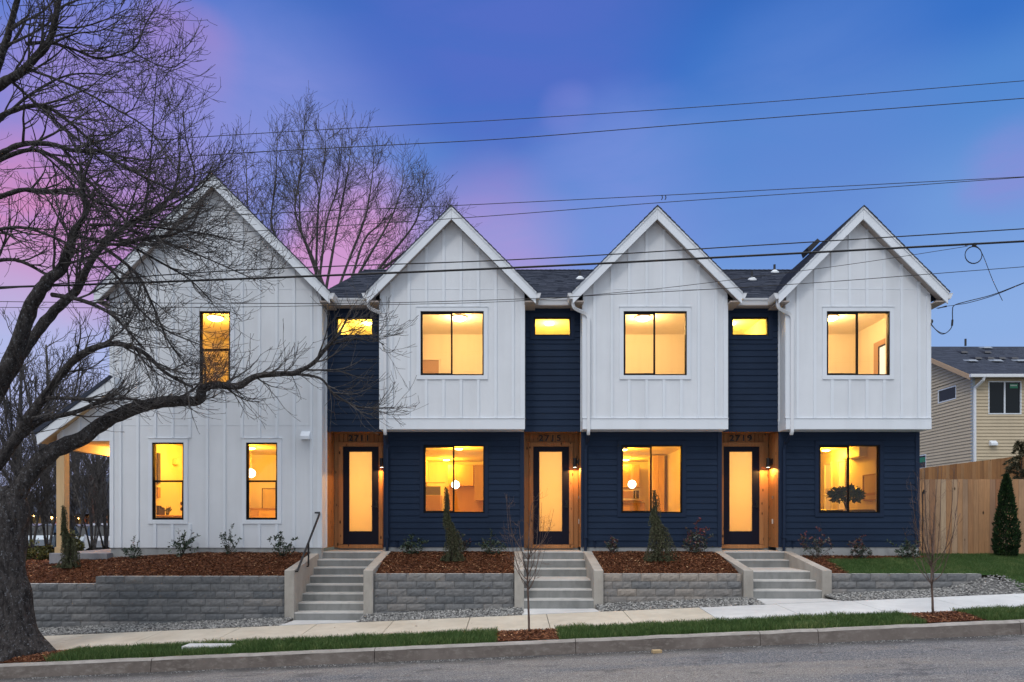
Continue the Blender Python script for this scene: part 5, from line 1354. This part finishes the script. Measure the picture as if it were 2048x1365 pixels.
T.limb([(-70, 1010, 11.75), (-35, 962, 11.7), (0, 922, 11.6), (36, 872, 11.6), (60, 832, 11.5), (92, 790, 11.5), (140, 728, 11.4), (190, 696, 11.4), (235, 688, 11.4), (285, 704, 11.4), (330, 745, 11.4), (385, 775, 11.4)], 30, 5, start=.25, kidlen=.6, n=12)
T.limb([(80, 795, 11.5), (130, 797, 11.4), (190, 800, 11.3), (250, 798, 11.3), (305, 806, 11.3)], 9, 4, start=.3, kidlen=.35, n=7)
T.limb([(45, 872, 11.6), (80, 842, 11.6), (150, 825, 11.6), (200, 803, 11.7), (228, 792, 11.7)], 13, 6, start=.4, kidlen=.4, n=8)
# main stem outside the frame carries the upper limbs
T.limb([(-40, 1030, 11.75), (-95, 920, 11.8), (-140, 780, 11.8), (-150, 600, 11.9), (-130, 420, 11.9), (-110, 240, 11.9), (-80, 60, 11.9), (-60, -120, 11.9), (-50, -300, 12.0), (-20, -460, 12.1)], 72, 3, start=.3, kidlen=.8, n=14)
T.limb([(-95, 930, 11.7), (-50, 850, 11.6), (0, 765, 11.5), (34, 695, 11.4), (62, 612, 11.3), (95, 562, 11.2), (122, 540, 11.2), (140, 498, 11.1), (150, 462, 11.1), (172, 425, 11.0), (165, 370, 10.9), (185, 310, 10.9)], 44, 3, start=.45, kidlen=.8, n=12)
T.limb([(-70, 900, 11.8), (-20, 800, 12.0), (24, 738, 12.1), (62, 680, 12.3), (110, 622, 12.5), (152, 582, 12.6), (175, 535, 12.7), (205, 492, 12.8), (250, 455, 12.9), (300, 430, 13.0), (345, 385, 13.0), (360, 330, 13.0)], 29, 3, start=.4, kidlen=.9, n=10)
up = [
 ([(104, 590, 11.3), (160, 600, 11.2), (215, 624, 11.2), (250, 656, 11.1), (290, 700, 11.1)], 14, 5, .7),
 ([(148, 470, 11.1), (212, 486, 11.2), (250, 490, 11.3), (300, 474, 11.4), (345, 470, 11.5), (385, 448, 11.6), (400, 410, 11.6)], 10, 4, .7),
 ([(-100, 360, 11.9), (-40, 330, 11.8), (0, 308, 11.7), (45, 289, 11.6), (100, 288, 11.5), (150, 302, 11.4), (200, 303, 11.3), (250, 334, 11.2), (300, 360, 11.1), (350, 384, 11.0)], 20, 5, .9),
 ([(-90, 380, 11.9), (-20, 330, 12.0), (60, 300, 12.1), (120, 322, 12.2), (180, 366, 12.3), (232, 420, 12.4), (275, 470, 12.5)], 16, 5, .9),
 ([(-100, 260, 11.9), (-30, 245, 11.8), (30, 220, 11.9), (70, 211, 12.0), (100, 217, 12.1), (142, 247, 12.2), (192, 292, 12.3), (242, 327, 12.4), (292, 357, 12.5), (322, 402, 12.5)], 16, 4, .9),
 ([(-120, 450, 11.9), (-50, 410, 11.7), (0, 394, 11.5), (45, 380, 11.3), (95, 383, 11.2), (150, 380, 11.1), (192, 402, 11.0), (235, 416, 10.9), (290, 440, 10.8), (320, 428, 10.8)], 18, 4, .9),
 ([(-100, 250, 11.9), (-40, 210, 11.6), (0, 170, 11.4), (35, 150, 11.3), (72, 115, 11.2), (100, 80, 11.1), (112, 32, 11.0), (122, -30, 11.0)], 28, 14, .9),
 ([(-30, 200, 11.6), (0, 120, 11.4), (16, 70, 11.3), (28, 26, 11.3), (42, -30, 11.2)], 22, 12, .9),
 ([(52, 88, 11.3), (100, 86, 11.3), (150, 100, 11.4), (190, 116, 11.4), (230, 112, 11.5), (270, 96, 11.5), (290, 52, 11.6), (312, 12, 11.6)], 10, 2.5, .55),
 ([(262, 102, 11.5), (310, 128, 11.5), (345, 135, 11.5), (372, 118, 11.5)], 4, 2, .35),
 ([(60, 140, 11.3), (140, 170, 11.2), (220, 212, 11.1), (300, 262, 11.0), (345, 330, 11.0)], 8, 3, .7),
 ([(20, 160, 11.4), (100, 232, 11.5), (170, 292, 11.6), (232, 352, 11.7)], 9, 3, .8),
 ([(80, 50, 11.1), (150, 56, 11.2), (205, 42, 11.3), (255, 18, 11.4)], 6, 2, .6),
 ([(100, 90, 11.1), (150, 68, 11.0), (200, 62, 10.9), (240, 40, 10.9)], 6, 2, .6),
 ([(212, 462, 12.8), (262, 492, 12.9), (330, 530, 13.0), (380, 560, 13.1), (425, 605, 13.2)], 9, 3, .8),
 ([(200, 490, 12.7), (270, 545, 12.6), (305, 610, 12.5), (335, 680, 12.4), (372, 730, 12.3)], 10, 3, .75),
 ([(180, 450, 11.0), (270, 452, 11.2), (350, 460, 11.4), (420, 470, 11.6), (480, 485, 11.8)], 8, 3, .7),
 ([(250, 450, 12.9), (330, 405, 12.8), (388, 362, 12.8), (372, 280, 12.7), (366, 222, 12.7)], 8, 2.5, .7),
 ([(290, 430, 11.4), (300, 330, 11.4), (308, 220, 11.5), (314, 140, 11.5)], 6, 2, .4),
 ([(240, 455, 12.8), (320, 480, 12.6), (420, 520, 12.4), (510, 560, 12.3)], 7, 2.5, .6),
 ([(-120, 560, 11.9), (-40, 530, 11.8), (30, 520, 11.7), (90, 548, 11.7)], 14, 8, .7),
 ([(-120, 500, 11.9), (-40, 470, 11.4), (40, 455, 11.0), (120, 480, 10.8), (170, 510, 10.7)], 14, 4, .8),
 ([(300, 430, 12.9), (360, 400, 12.9), (405, 372, 12.9), (425, 330, 12.9)], 7, 2.5, .6),
 ([(180, 500, 11.1), (240, 560, 11.1), (280, 620, 11.1), (330, 660, 11.1), (400, 690, 11.1)], 9, 3, .7),
 ([(-100, 330, 11.9), (-20, 260, 12.4), (60, 190, 12.8), (140, 150, 13.1), (220, 150, 13.3)], 12, 3, .9),
]
for pts, a, b, kl in up: T.limb(pts, a * .72, b * .72, start=.12 if pts[0][0] > 0 else .3, kidlen=kl * .8, n=8)
big = T.done('huge old bare tree with a burled trunk at the left edge of the photo', (X(-10, 11.75), 11.75, -.2), name='street_tree')
print('big tree twig faces', len(T.tw.f), len(T.t.f))

# tree behind the roof
T = Tree(9, trop=.16, scale=1.75, minr=.0085, lens=(2.1, .95, .42), sp=.38, twigs=(6, 4))
Yt = 32
T.limb([(655, 1010, Yt), (655, 800, Yt), (652, 640, Yt)], 34, 26, kids=False)
tips = [(455, 330, 520, 470), (500, 262, 520, 470), (520, 380, 560, 500), (560, 228, 560, 450), (612, 195, 600, 420), (652, 232, 640, 400), (702, 228, 680, 400), (745, 262, 720, 430), (802, 300, 760, 440), (842, 330, 800, 450), (878, 385, 820, 470), (885, 440, 800, 510), (470, 400, 560, 500), (600, 300, 610, 450), (775, 365, 720, 470), (680, 290, 655, 430), (850, 470, 760, 540), (478, 460, 550, 530)]
for i, (tx, ty, mx, my) in enumerate(tips):
    ty += 50; my += 10; tx = 665 + (tx - 665) * 1.05; mx = 660 + (mx - 660) * 1.15; sx = 652 + (i % 5 - 2) * 12; yy = Yt + T.r.uniform(-2.5, 2.5)
    T.limb([(sx, 650, Yt), ((sx * .5 + mx * .5), (600 + my) / 2 + 20, (Yt + yy) / 2), (mx, my, yy), ((mx + tx) / 2 + (tx - mx) * .12, (my + ty) / 2, yy), (tx, ty, yy)], 7.5, 1.4, start=.25, kidlen=.40, n=6, kidr=.6)
T.done('wide bare tree fanning up behind the roof between the corner house and the left townhouse', (X(655, Yt), Yt, .8), bt='twig2', tt='twig2')
print('back tree', len(T.tw.f))
# bare trees beyond the porch
for i, (px, Y, top, w, sd) in enumerate(((38, 30, 655, 15, 51), (92, 36, 690, 17, 52), (196, 40, 860, 15, 53), (-60, 33, 620, 16, 54), (150, 44, 800, 12, 55))):
    T = Tree(sd, trop=.28, scale=1.5, minr=.012, lens=(1.6, .8, .40), sp=.50, twigs=(5, 3))
    T.limb([(px, 1100, Y), (px + 3, 980, Y), (px - 2, 880, Y), (px + 4, (880 + top) / 2, Y), (px, top, Y)], w, 3, start=.30, kidlen=1.0, n=8)
    for k in range(6):
        a = T.r.uniform(-1, 1); y0 = T.r.uniform(900, 1000); T.limb([(px, y0, Y), (px + a * 40, y0 - 60, Y + a), (px + a * 75, y0 - 130, Y + a * 2), (px + a * 95, max(top, y0 - 220), Y + a * 2)], w * .5, 2, start=.2, kidlen=.8, n=6)
    T.done(('tall bare tree directly right of the big trunk', 'bare tree seen under the big tree limb, left of the porch', 'bare tree seen between the porch post and the corner house', 'bare tree partly cut off at the left edge of the photo', 'small bare tree behind the porch post')[i], (X(px, Y), Y, .6), group='bare trees beyond the porch', bt='twig2', tt='twig2')
# tangled bare brush between the porch and the side street
for i, (px, Y, top, sd) in enumerate(((20, 24, 840, 71), (62, 25, 870, 72), (95, 27, 855, 73), (150, 29, 900, 74), (185, 26, 915, 75), (212, 28, 900, 76))):
    T = Tree(sd, trop=.22, scale=1.15, minr=.0075, lens=(1.1, .7, .35), sp=.28, twigs=(5, 3))
    for k in range(6):
        a = T.r.uniform(-1, 1); t = T.r.uniform(0, 60); T.limb([(px + a * 4, 1100, Y), (px + a * 22, 1030, Y + a), (px + a * 34 + T.r.uniform(-12, 12), 970, Y + a), (px + a * 52, top + t, Y + a)], 4.2, 1.5, start=.2, kidlen=.9, n=5)
    T.done('leafless bush ' + ('at the far left edge beside the big trunk', 'just right of the big trunk in front of the silver car', 'left of the porch post', 'just right of the porch post', 'below the chimney of the old house', 'touching the corner house edge')[i], (X(px, Y), Y, .6), 'bush', group='leafless bushes behind the porch', bt='twig2', tt='twig2', name='bare_bush')
# saplings
for i, (px, py, Y, forky, top, l, sd) in enumerate(((1058, 1262, 11.62, 1180, 990, 'slender bare sapling in the mulch square before the middle townhouse steps', 61), (1866, 1226, 11.62, 1180, 925, 'slender bare sapling in the mulch square before the wooden fence', 62))):
    T = Tree(sd, trop=.26, scale=.42, minr=.0018, lens=(.8, .5, .4), sp=.30, twigs=(1, 1))
    hfull = 1180 - top
    T.limb([(px, py, Y), (px - 1, (py + 1170) / 2, Y), (px - 3, 1160, Y), (px - 2, 1120, Y)], 5.2, 3, kids=False, n=7)
    T.limb([(px - 2, 1120, Y), (px, 1070, Y), (px + 4, 1020, Y), (px + 10, top + 10, Y)], 3, .8, start=.1, kidlen=.6, n=5)
    for k in range(16):
        a = T.r.uniform(-1, 1); y0 = T.r.uniform(1112, 1182); Lp = T.r.uniform(.45, 1.0); tp = y0 - (y0 - top) * Lp
        T.limb([(px - 2, y0, Y), (px + a * 22, y0 - 22, Y + T.r.uniform(-.2, .2)), (px + a * 44, (y0 + tp) / 2, Y + T.r.uniform(-.3, .3)), (px + a * 66 * (1.2 - .4 * Lp), tp, Y + T.r.uniform(-.3, .3))], 2.0, .6, start=.3, kidlen=.30, n=4, kidr=.5)
    T.done(l, (X(px, Y), Y, .2), group='young bare street saplings', bt='twig3', tt='twig3', name='sapling')
# ================================================================ fences
def fence(label, x0, y0, x1, y1, zt, zb, mt, group=None, w=.14, gate=None):
    e = empty('wooden_fence', (x0, y0, zb), label, 'fence', group); a = Vector((x0, y0, 0)); b = Vector((x1, y1, 0)); L = (b - a).length; d = (b - a) / L; nrm_ = Vector((d.y, -d.x, 0)); x = 0; m = MB(); i = 0
    while x < L:
        ww = w * rng.uniform(.92, 1.05); p = a + d * (x + .003); q = a + d * min(L, x + ww - .003); off = nrm_ * rng.uniform(0, .006); zz = zt(x / L) + rng.uniform(-.004, .004)
        m.extrude([p + off + Vector((0, 0, zb)), q + off + Vector((0, 0, zb)), q + off + Vector((0, 0, zz)), p + off + Vector((0, 0, zz))], -nrm_ * .018, rng.random()); x += ww
    m.build('board', M[mt], e)
    r_ = MB()
    for zz in (.25, 1.0, 1.6):
        p = a - nrm_ * .03; q = b - nrm_ * .03
        r_.extrude([p + Vector((0, 0, zb + zz)), q + Vector((0, 0, zb + zz)), q + Vector((0, 0, zb + zz + .08)), p + Vector((0, 0, zb + zz + .08))], -nrm_ * .035)
    r_.build('rail', M[mt], e)
    x = 0
    while x < L:
        p = a + d * x - nrm_ * .11; m = MB(); m.box(p.x - .045, p.x + .045, p.y - .045, p.y + .045, zb - .3, min(zt(0), zt(1)) - .05); m.build('fence_post', M[mt], e); x += 2.3
    return e
YFN = 16.95
fn = fence('weathered cedar board fence with a level top right of the right townhouse', 9.83, YFN, 14.6, YFN, lambda t: Z(959, YFN), 1.28, 'fence')
m = MB(); gx = X(1846, YFN); gz = Z(984, YFN); m.box(gx - .01, gx + .075, YFN - .03, YFN - .008, gz - .008, gz + .008).box(gx, gx + .018, YFN - .03, YFN - .008, gz - .05, gz + .05).box(gx - .02, gx - .005, YFN - .025, YFN + .01, 1.3, 2.9); m.build('gate_latch', M['blackm'], fn)
xa, ya = X(2075, 17.8), 17.8; xb, yb = X(1800, 22.3), 22.3
fence('fresher orange cedar fence rising behind the weathered one', xb, yb, xa, ya, lambda t: Z(942, yb) + (Z(908, ya) - Z(942, yb)) * t, 1.1, 'fence2', w=.13)

# ================================================================ tan neighbour house
NY = 31.0; nx = X(1945, NY); ze = Z(753, NY); NB = 40.5
nh = empty('tan_house', (nx, NY, 1.0), 'tan lap-sided house with a dark roof beyond the wooden fence', 'house')
wf = (X(1978, NY), X(2040, NY), Z(827, NY), Z(765, NY)); m = MB(); nx1 = nx + 14
lap(m, nx + .1, nx1, 1.0, ze - .02, NY, [wf], .1513, .032); m.build('front_wall', M['tan'], nh)
sy0 = nx * F / (1912 - CX); sy1 = nx * F / (1878 - CX); sw = (sy0, sy1, Z(796, sy0), Z(773, sy0)); yb0 = nx * F / (1852 - CX); bw = (yb0, yb0 + 1.4, Z(935, yb0) , Z(911, yb0))
m = MB(); lap(m, NY, NB, 1.0, ze - .02, nx, [sw, bw], .1513, .032, 'x', -1)
n = 40; rzz = lambda y: ze + .5 * min(y - NY + .35, NB + .35 - y) - .12
for i in range(int((4.9 * .5) / .1513)):
    za = ze + i * .1513; u = (za - ze) / .5; y0_, y1_ = NY + u, NB - u
    if y1_ - y0_ < .2: break
    m.poly([(nx - .045, y0_, za), (nx - .045, y1_, za), (nx - .003, y1_ - .3, za + .1513), (nx - .003, y0_ + .3, za + .1513)], rng.random()); m.poly([(nx, y0_, za), (nx, y1_, za), (nx - .045, y1_, za), (nx - .045, y0_, za)])
m.build('side_wall', M['tan'], nh)
rp = []; ym = (NY + NB) / 2; rz_ = ze + .5 * (ym - NY + .35)
m = MB(); nn = 34
for i in range(nn):
    a, b = i / nn, (i + 1) / nn; x = nx - .35
    while x < nx1:
        xe = min(nx1, x + rng.uniform(.2, .5)); h = rng.choice((.012, .02)); yy0 = NY - .35 + (ym - NY + .35) * a; yy1 = NY - .35 + (ym - NY + .35) * b; zz0 = ze + (rz_ - ze) * a; zz1 = ze + (rz_ - ze) * b
        m.poly([(x, yy0, zz0 + h), (xe, yy0, zz0 + h), (xe, yy1, zz1 + .004), (x, yy1, zz1 + .004)]); m.poly([(x, yy0, zz0 - .01), (xe, yy0, zz0 - .01), (xe, yy0, zz0 + h), (x, yy0, zz0 + h)]); x = xe
m.poly([(nx - .35, NB + .35, ze), (nx1, NB + .35, ze), (nx1, ym, rz_), (nx - .35, ym, rz_)]); roof = m.build('roof', M['shingle'], nh)
m = MB(); m.extrude([(nx - .37, NY - .35, ze - .22), (nx - .37, NY - .35, ze), (nx - .37, ym, rz_), (nx - .37, NB + .35, ze), (nx - .37, NB + .35, ze - .22), (nx - .37, ym, rz_ - .24)], (.03, 0, 0)); m.build('rake_board', mat('tan_trim', (.50, .34, .20), .6), roof)
m = MB(); m.box(nx - .38, nx1, NY - .47, NY - .34, ze - .13, ze + .01); m.build('gutter', M['gutter'], roof, bevel=.01)
m = MB(); m.box(nx - .02, nx + .1, NY - .02, NY + .1, 1.0, ze); m.build('corner_trim', mat('galvanised', (.42, .47, .48), .5, .3), nh)
m = MB(); gx = X(1947, NY); downspout(m, [(gx + .2, NY - .42, ze - .08), (gx + .18, NY - .38, ze - .25), (gx, NY - .09, ze - .55), (gx, NY - .08, ze - .7), (gx, NY - .08, 1.2)], .10, .08); m.build('downspout', M['gutter'], nh)
m = MB(); a, b, c_, d_ = wf; m.box(a - .05, a, NY - .03, NY + .05, c_ - .05, d_ + .05).box(b, b + .05, NY - .03, NY + .05, c_ - .05, d_ + .05).box(a, b, NY - .03, NY + .05, d_, d_ + .05).box(a, b, NY - .03, NY + .05, c_ - .05, c_).box((a + b) / 2 - .03, (a + b) / 2 + .03, NY - .02, NY + .05, c_, d_)
w_ = m.build('window', M['white_trim'], nh); m = MB(); m.box(a, b, NY + .02, NY + .03, c_, d_); m.build('pane', M['dimglass'], w_)
m = MB(); sx0, sx1, sz0, sz1 = X(2020, NY), X(2036, NY), Z(777, NY), Z(768, NY); m.box(sx0, sx1, NY + .01, NY + .015, sz0, sz1); st_ = m.build('sticker', M['green'], w_)
m = MB()
for i in range(5): m.box(sx0 + .03 + i * .06, sx0 + .07 + i * .06, NY + .004, NY + .009, sz0 + .10, sz0 + .16)
m.build('sticker_mark', M['ivory'], w_)
for q, nm in ((sw, 0), (bw, 1)):
    m = MB(); a, b, c_, d_ = q; X0 = nx - .03; m.box(X0, nx + .04, a - .05, a, c_ - .05, d_ + .05).box(X0, nx + .04, b, b + .05, c_ - .05, d_ + .05).box(X0, nx + .04, a, b, d_, d_ + .05).box(X0, nx + .04, a, b, c_ - .05, c_)
    w_ = m.build('window', M['white_trim'], nh); m = MB(); m.box(nx + .005, nx + .015, a, b, c_, d_); m.build('pane', M['dimglass'], w_)
    if nm: m = MB(); m.box(nx - .004, nx + .004, a + .08, a + .6, c_ + .28, c_ + .52); m.build('sticker', M['green'], w_)
m = MB(); hx0, hx1, hz0, hz1 = X(1977, NY), X(1990, NY), Z(892, NY), Z(882, NY); m.extrude([(hx0, NY, hz1), (hx0, NY, hz0), (hx0, NY - .2, hz0), (hx0, NY - .2, hz0 + .1), (hx0, NY - .06, hz1)], (hx1 - hx0, 0, 0)); m.build('exhaust_hood', M['white_trim'], nh)
for px, py, big_ in ((1926, 707, 0), (1942, 724, 1), (1954, 719, 0), (1972, 698, 1), (1973, 707, 0), (1979, 719, 0), (1992, 724, 1), (2002, 719, 0), (2027, 719, 0), (2039, 724, 1)):
    k = .5; Y = (ze - k * (NY - .35) - EYE) / ((CY - py) / F - k); x, z = X(px, Y), Z(py, Y); s_ = .22 if big_ else .17
    m = MB(); m.extrude([(x - s_, Y - s_, z - .02), (x + s_, Y - s_, z - .02), (x + s_ * .8, Y - s_ * .4, z + .09), (x - s_ * .8, Y - s_ * .4, z + .09)], (0, .42, .10)); m.build('roof_vent', M['ventgrey' if big_ else 'pvc'], roof)
m = MB(); m.lathe((X(1931, 35.2), 35.2, rz_ - .1), [(.05, 0), (.05, .36)], 8); m.build('vent_pipe', M['pvc'], roof)

# ================================================================ beyond the porch: old house, string lights, parked cars
OY = 44.0
oh = empty('old_house', (X(120, OY), OY, .6), 'old olive house with a dark roof and brick chimney beyond the bare trees', 'house')
m = MB(); lap(m, X(40, OY), X(172, OY), .6, Z(1032, OY), OY, [], .16, .02); m.build('front_wall', M['olive'], oh)
m = MB(); m.box(X(40, OY), X(236, OY), OY + .1, OY + 10, .6, Z(1032, OY)); m.build('rear_wall', M['brown'], oh)
m = MB(); m.extrude([(X(20, OY - 1), OY - 1.2, Z(1028, OY - 1)), (X(20, OY - 1), OY + 5, Z(950, OY + 5)), (X(20, OY - 1), OY + 11, Z(1040, OY + 11))], (X(240, OY) - X(20, OY), 0, 0)); rf_ = m.build('roof', M['shingle'], oh)
m = MB(); m.box(X(178, OY - 2), X(196, OY - 2), OY - 2, OY - 1.2, .6, Z(950, OY - 2)).box(X(180, OY - 2), X(192, OY - 2), OY - 1.9, OY - 1.4, Z(950, OY - 2), Z(943, OY - 2)); m.build('chimney', M['brick'], rf_)
for a, b in ((112, 120), (166, 174)): m = MB(); m.box(X(a, OY), X(b, OY), OY - .12, OY - .01, .6, Z(1034, OY)); m.build('porch_column', M['red'], oh)
m = MB(); m.box(X(138, OY), X(144, OY), OY - .06, OY, 1.2, Z(1038, OY)); m.build('window', M['ivory'], oh)
sl_ = empty('string_lights', (X(60, OY), OY - 1.5, 2.0), 'warm string lights hung along the porch of the old house', 'string lights')
m = MB(); w_ = MB(); r4 = random.Random(4)
def fb(px, py, r=.05): m = MB(); m.lathe((X(px, 42.4), 42.4, Z(py, 42.4)), [(r * .5, -r), (r, 0), (r * .5, r)], 6); m.build('bulb', M['fairy'], sl_)
for px in range(58, 172, 9): fb(px, 1034 + 3 * math.sin(px * .25) + r4.uniform(-1, 1), .04 + .04 * (r4.random() < .3))
for k in range(26): fb(58 + r4.uniform(-2, 3) + (k % 2) * 3, 1036 + k * 1.8, .03)
for k in range(20): fb(94 + r4.uniform(-2, 3), 1036 + k * 2.2, .03)
w_.tube([P(px, 1032 + 3 * math.sin(px * .25), 42.4) for px in range(55, 175, 4)], .01, 3); w_.build('wire', M['cable'], sl_)
def car(label, px, Y, heading, paint_, zc):
    """hatchback body lofted from cross sections, glasshouse, wheels, lamps"""
    x = X(px, Y); e = empty('parked_car', (x, Y, zc), label, 'car', 'cars parked on the side street'); Rm = Matrix.Rotation(heading, 3, 'Z'); o = Vector((x, Y, zc))
    def tp(v): return o + Rm @ Vector(v)
    secs = [(-2.2, .62, .42, .72, .72), (-2.05, .80, .30, .92, .92), (-1.5, .86, .26, .96, 1.38), (-.6, .88, .24, .97, 1.47), (.3, .88, .24, .96, 1.42), (.95, .87, .24, .93, .96), (1.7, .84, .26, .84, .86), (2.1, .74, .34, .66, .68)]
    m = MB(); g = MB()
    def ring(s): L, w, zb, zs, zt = s; return [(L, -w, zb), (L, -w * 1.0, (zb + zs) / 2), (L, -w * .96, zs), (L, w * .96, zs), (L, w, (zb + zs) / 2), (L, w, zb)]
    def join(A, B_, mm):
        for i in range(len(A) - 1): mm.poly([tp(A[i]), tp(A[i + 1]), tp(B_[i + 1]), tp(B_[i])])
    rings = [ring(s) for s in secs]
    for A, B_ in zip(rings, rings[1:]): join(A, B_, m)
    m.poly([tp(p) for p in rings[0]]); m.poly([tp(p) for p in rings[-1][::-1]])
    body = m.build('body', M[paint_], e, smooth=False, bevel=.03)
    def top(s): L, w, zb, zs, zt = s; return [(L, -w * .93, zs - .01), (L, -w * .74, zt), (L, w * .74, zt), (L, w * .93, zs - .01)]
    tr = [top(s) for s in secs[1:6]]
    for A, B_ in zip(tr, tr[1:]): join(A, B_, g)
    g.build('windows', M['dimglass'], e)
    m = MB(); 
    for A, B_ in zip(tr[1:3], tr[2:4]): m.poly([tp((A[1][0], A[1][1], A[1][2] + .015)), tp((A[2][0], A[2][1], A[2][2] + .015)), tp((B_[2][0], B_[2][1], B_[2][2] + .015)), tp((B_[1][0], B_[1][1], B_[1][2] + .015))])
    m.build('car_roof', M[paint_], body)
    for L in (-1.35, 1.3):
        for w in (-.80, .80):
            m = MB(); n = 16; A = []; B_ = []
            for k in range(n): a = 6.283 * k / n; A.append(tp((L + .32 * math.cos(a), w - .1, .32 + .32 * math.sin(a)))); B_.append(tp((L + .32 * math.cos(a), w + .1, .32 + .32 * math.sin(a))))
            m.poly(A); m.poly(B_[::-1])
            for k in range(n): m.poly([A[k], A[(k + 1) % n], B_[(k + 1) % n], B_[k]])
            m.build('wheel', M['tyre'], e)
    for w in (-.6, .6):
        m = MB(); m.poly([tp((2.115, w - .15, .52)), tp((2.115, w + .15, .52)), tp((2.115, w + .12, .64)), tp((2.115, w - .12, .64))]); m.build('headlight', M['ivory'], e)
car('silver car parked behind the porch, seen left of the post', 98, 35, 1.9, 'carsilver', .52)
car('silver blue car parked between the porch post and the corner house', 162, 34, 2.4, 'carsilver', .50)
car('dark-windowed white car nearest the corner house wall', 212, 32.5, 2.1, 'carwhite', .55)
m = MB(); m.grid(frange(-60, -12, 4), frange(28, 41, 3), lambda x, y: ground_z(x, y) + .25); struct('side_street', m, M['asphalt'])

# ================================================================ overhead cables
YC = 11.3
def cable(label, pts, r=.006, ext=True, name='power_line', group='power lines across the street front', dY=0):
    Yc = YC + dY; p = [P(a, b, Yc) for a, b in pts]
    if ext:
        d = (p[-1] - p[-2]).normalized(); p.append(p[-1] + d * 9); d = (p[0] - p[1]).normalized(); p.insert(0, p[0] + d * 9)
    m = MB(); m.tube(smoothpath(p, 7), r, 6); return tag(m.build(name, M['cable']), label, 'cable', group)
cable('topmost thin cable crossing the upper right sky', [(-60, 306), (440, 272), (770, 253), (1024, 239), (1500, 207), (2048, 162)], .0055)
cable('second thin cable below the topmost one', [(-60, 345), (440, 309), (770, 291), (1024, 277), (1400, 247), (2048, 197)], .0065, dY=.2)
cable('thin cable with two small clips just above the gable of the middle townhouse', [(-60, 470), (450, 432), (900, 412), (1328, 391), (1700, 372), (2048, 354)], .0055, dY=-.1)
cable('thin cable touching the tops of the two left small gables', [(-60, 505), (460, 466), (930, 436), (1330, 405), (1700, 380), (2048, 355)], .0055, dY=.1)
cable('upper of the two strong cables across the gables', [(-60, 583), (440, 543), (1024, 520), (1500, 492), (2048, 458)], .009)
cable('thickest black cable across the gables, with a coil at its right', [(-60, 577), (160, 570), (512, 557), (1024, 536), (1500, 512), (2048, 483)], .017, dY=.15)
cable('thin cable at eave height across all the houses', [(-60, 603), (230, 606), (700, 607), (1024, 599), (1250, 588), (1600, 568), (2048, 534)], .0055, dY=.3)
cable('very thin cable leading from the coil down to the eaves on the left', [(-60, 615), (300, 616), (700, 611), (1024, 603), (1250, 584), (1400, 568), (1700, 529), (1935, 493)], .0045, ext=False, dY=.3)
m = MB(); cx_, cy_ = 1947, 510
m.tube([P(cx_ + 17 * math.cos(a * .35), cy_ + 17 * math.sin(a * .35) + (a > 16) * 1.0, YC + .1) for a in range(0, 38)], .006, 5); m.tube(smoothpath([P(1930, 492, YC + .1), P(1948, 491, YC + .1), P(1963, 505, YC + .1), P(1985, 560, YC + .1), P(2005, 602, YC + .1)], 5), .005, 5)
m.box(X(1957, YC), X(1962, YC), YC + .10, YC + .16, Z(486, YC), Z(481, YC)); tag(m.build('cable_coil', M['cable']), 'small coil of spare cable hanging from the thick black cable', 'cable coil')
m = MB()
for a in (1324, 1331): m.tube([P(a, 391, YC - .1), P(a + 1, 396, YC - .1), P(a - 1, 400, YC - .1)], .008, 5)
tag(m.build('cable_clip', M['cable']), 'pair of small clips hanging on a thin cable above the middle townhouse', 'cable clip')
sd_ = empty('service_drop', P(1905, 612, 15.8), 'looped service cable reaching the right corner of the right townhouse', 'cable')
YS = 15.8; m = MB()
for dy, r in ((0, .010), (2.2, .008)):
    m.tube(smoothpath([P(2200, 505, 12.6), P(2048, 566 + dy * .3, 14.4), P(1985, 590 + dy, 15.2), P(1935, 603 + dy * 1.6, 15.6), P(1909, 611, YS), P(1905, 622, YS), P(1905, 640, YS), P(1903, 655, YS), P(1893, 666, YS), P(1882, 668 - dy, YS), P(1870, 658, YS + .1), P(1860, 645 + dy, YS + .2)], 6), r, 5)
m.tube(smoothpath([P(1909, 611, YS), P(1893, 613, YS), P(1872, 617, YS)], 3), .006, 5); m.tube([P(1905, 640, YS), P(1904, 652, YS)], .022, 6); m.build('cable', M['cable'], sd_)
m = MB(); m.tube([P(1893, 613, YS), P(1884, 615, YS), P(1875, 618, YS)], [.02, .013, .006], 6); m.build('insulator', M['pvc'], sd_)
m = MB(); m.lathe(P(1862, 643, YS + .25), [(.035, -.05), (.05, 0), (.03, .04)], 8); m.build('weather_head', M['pvc'], sd_)
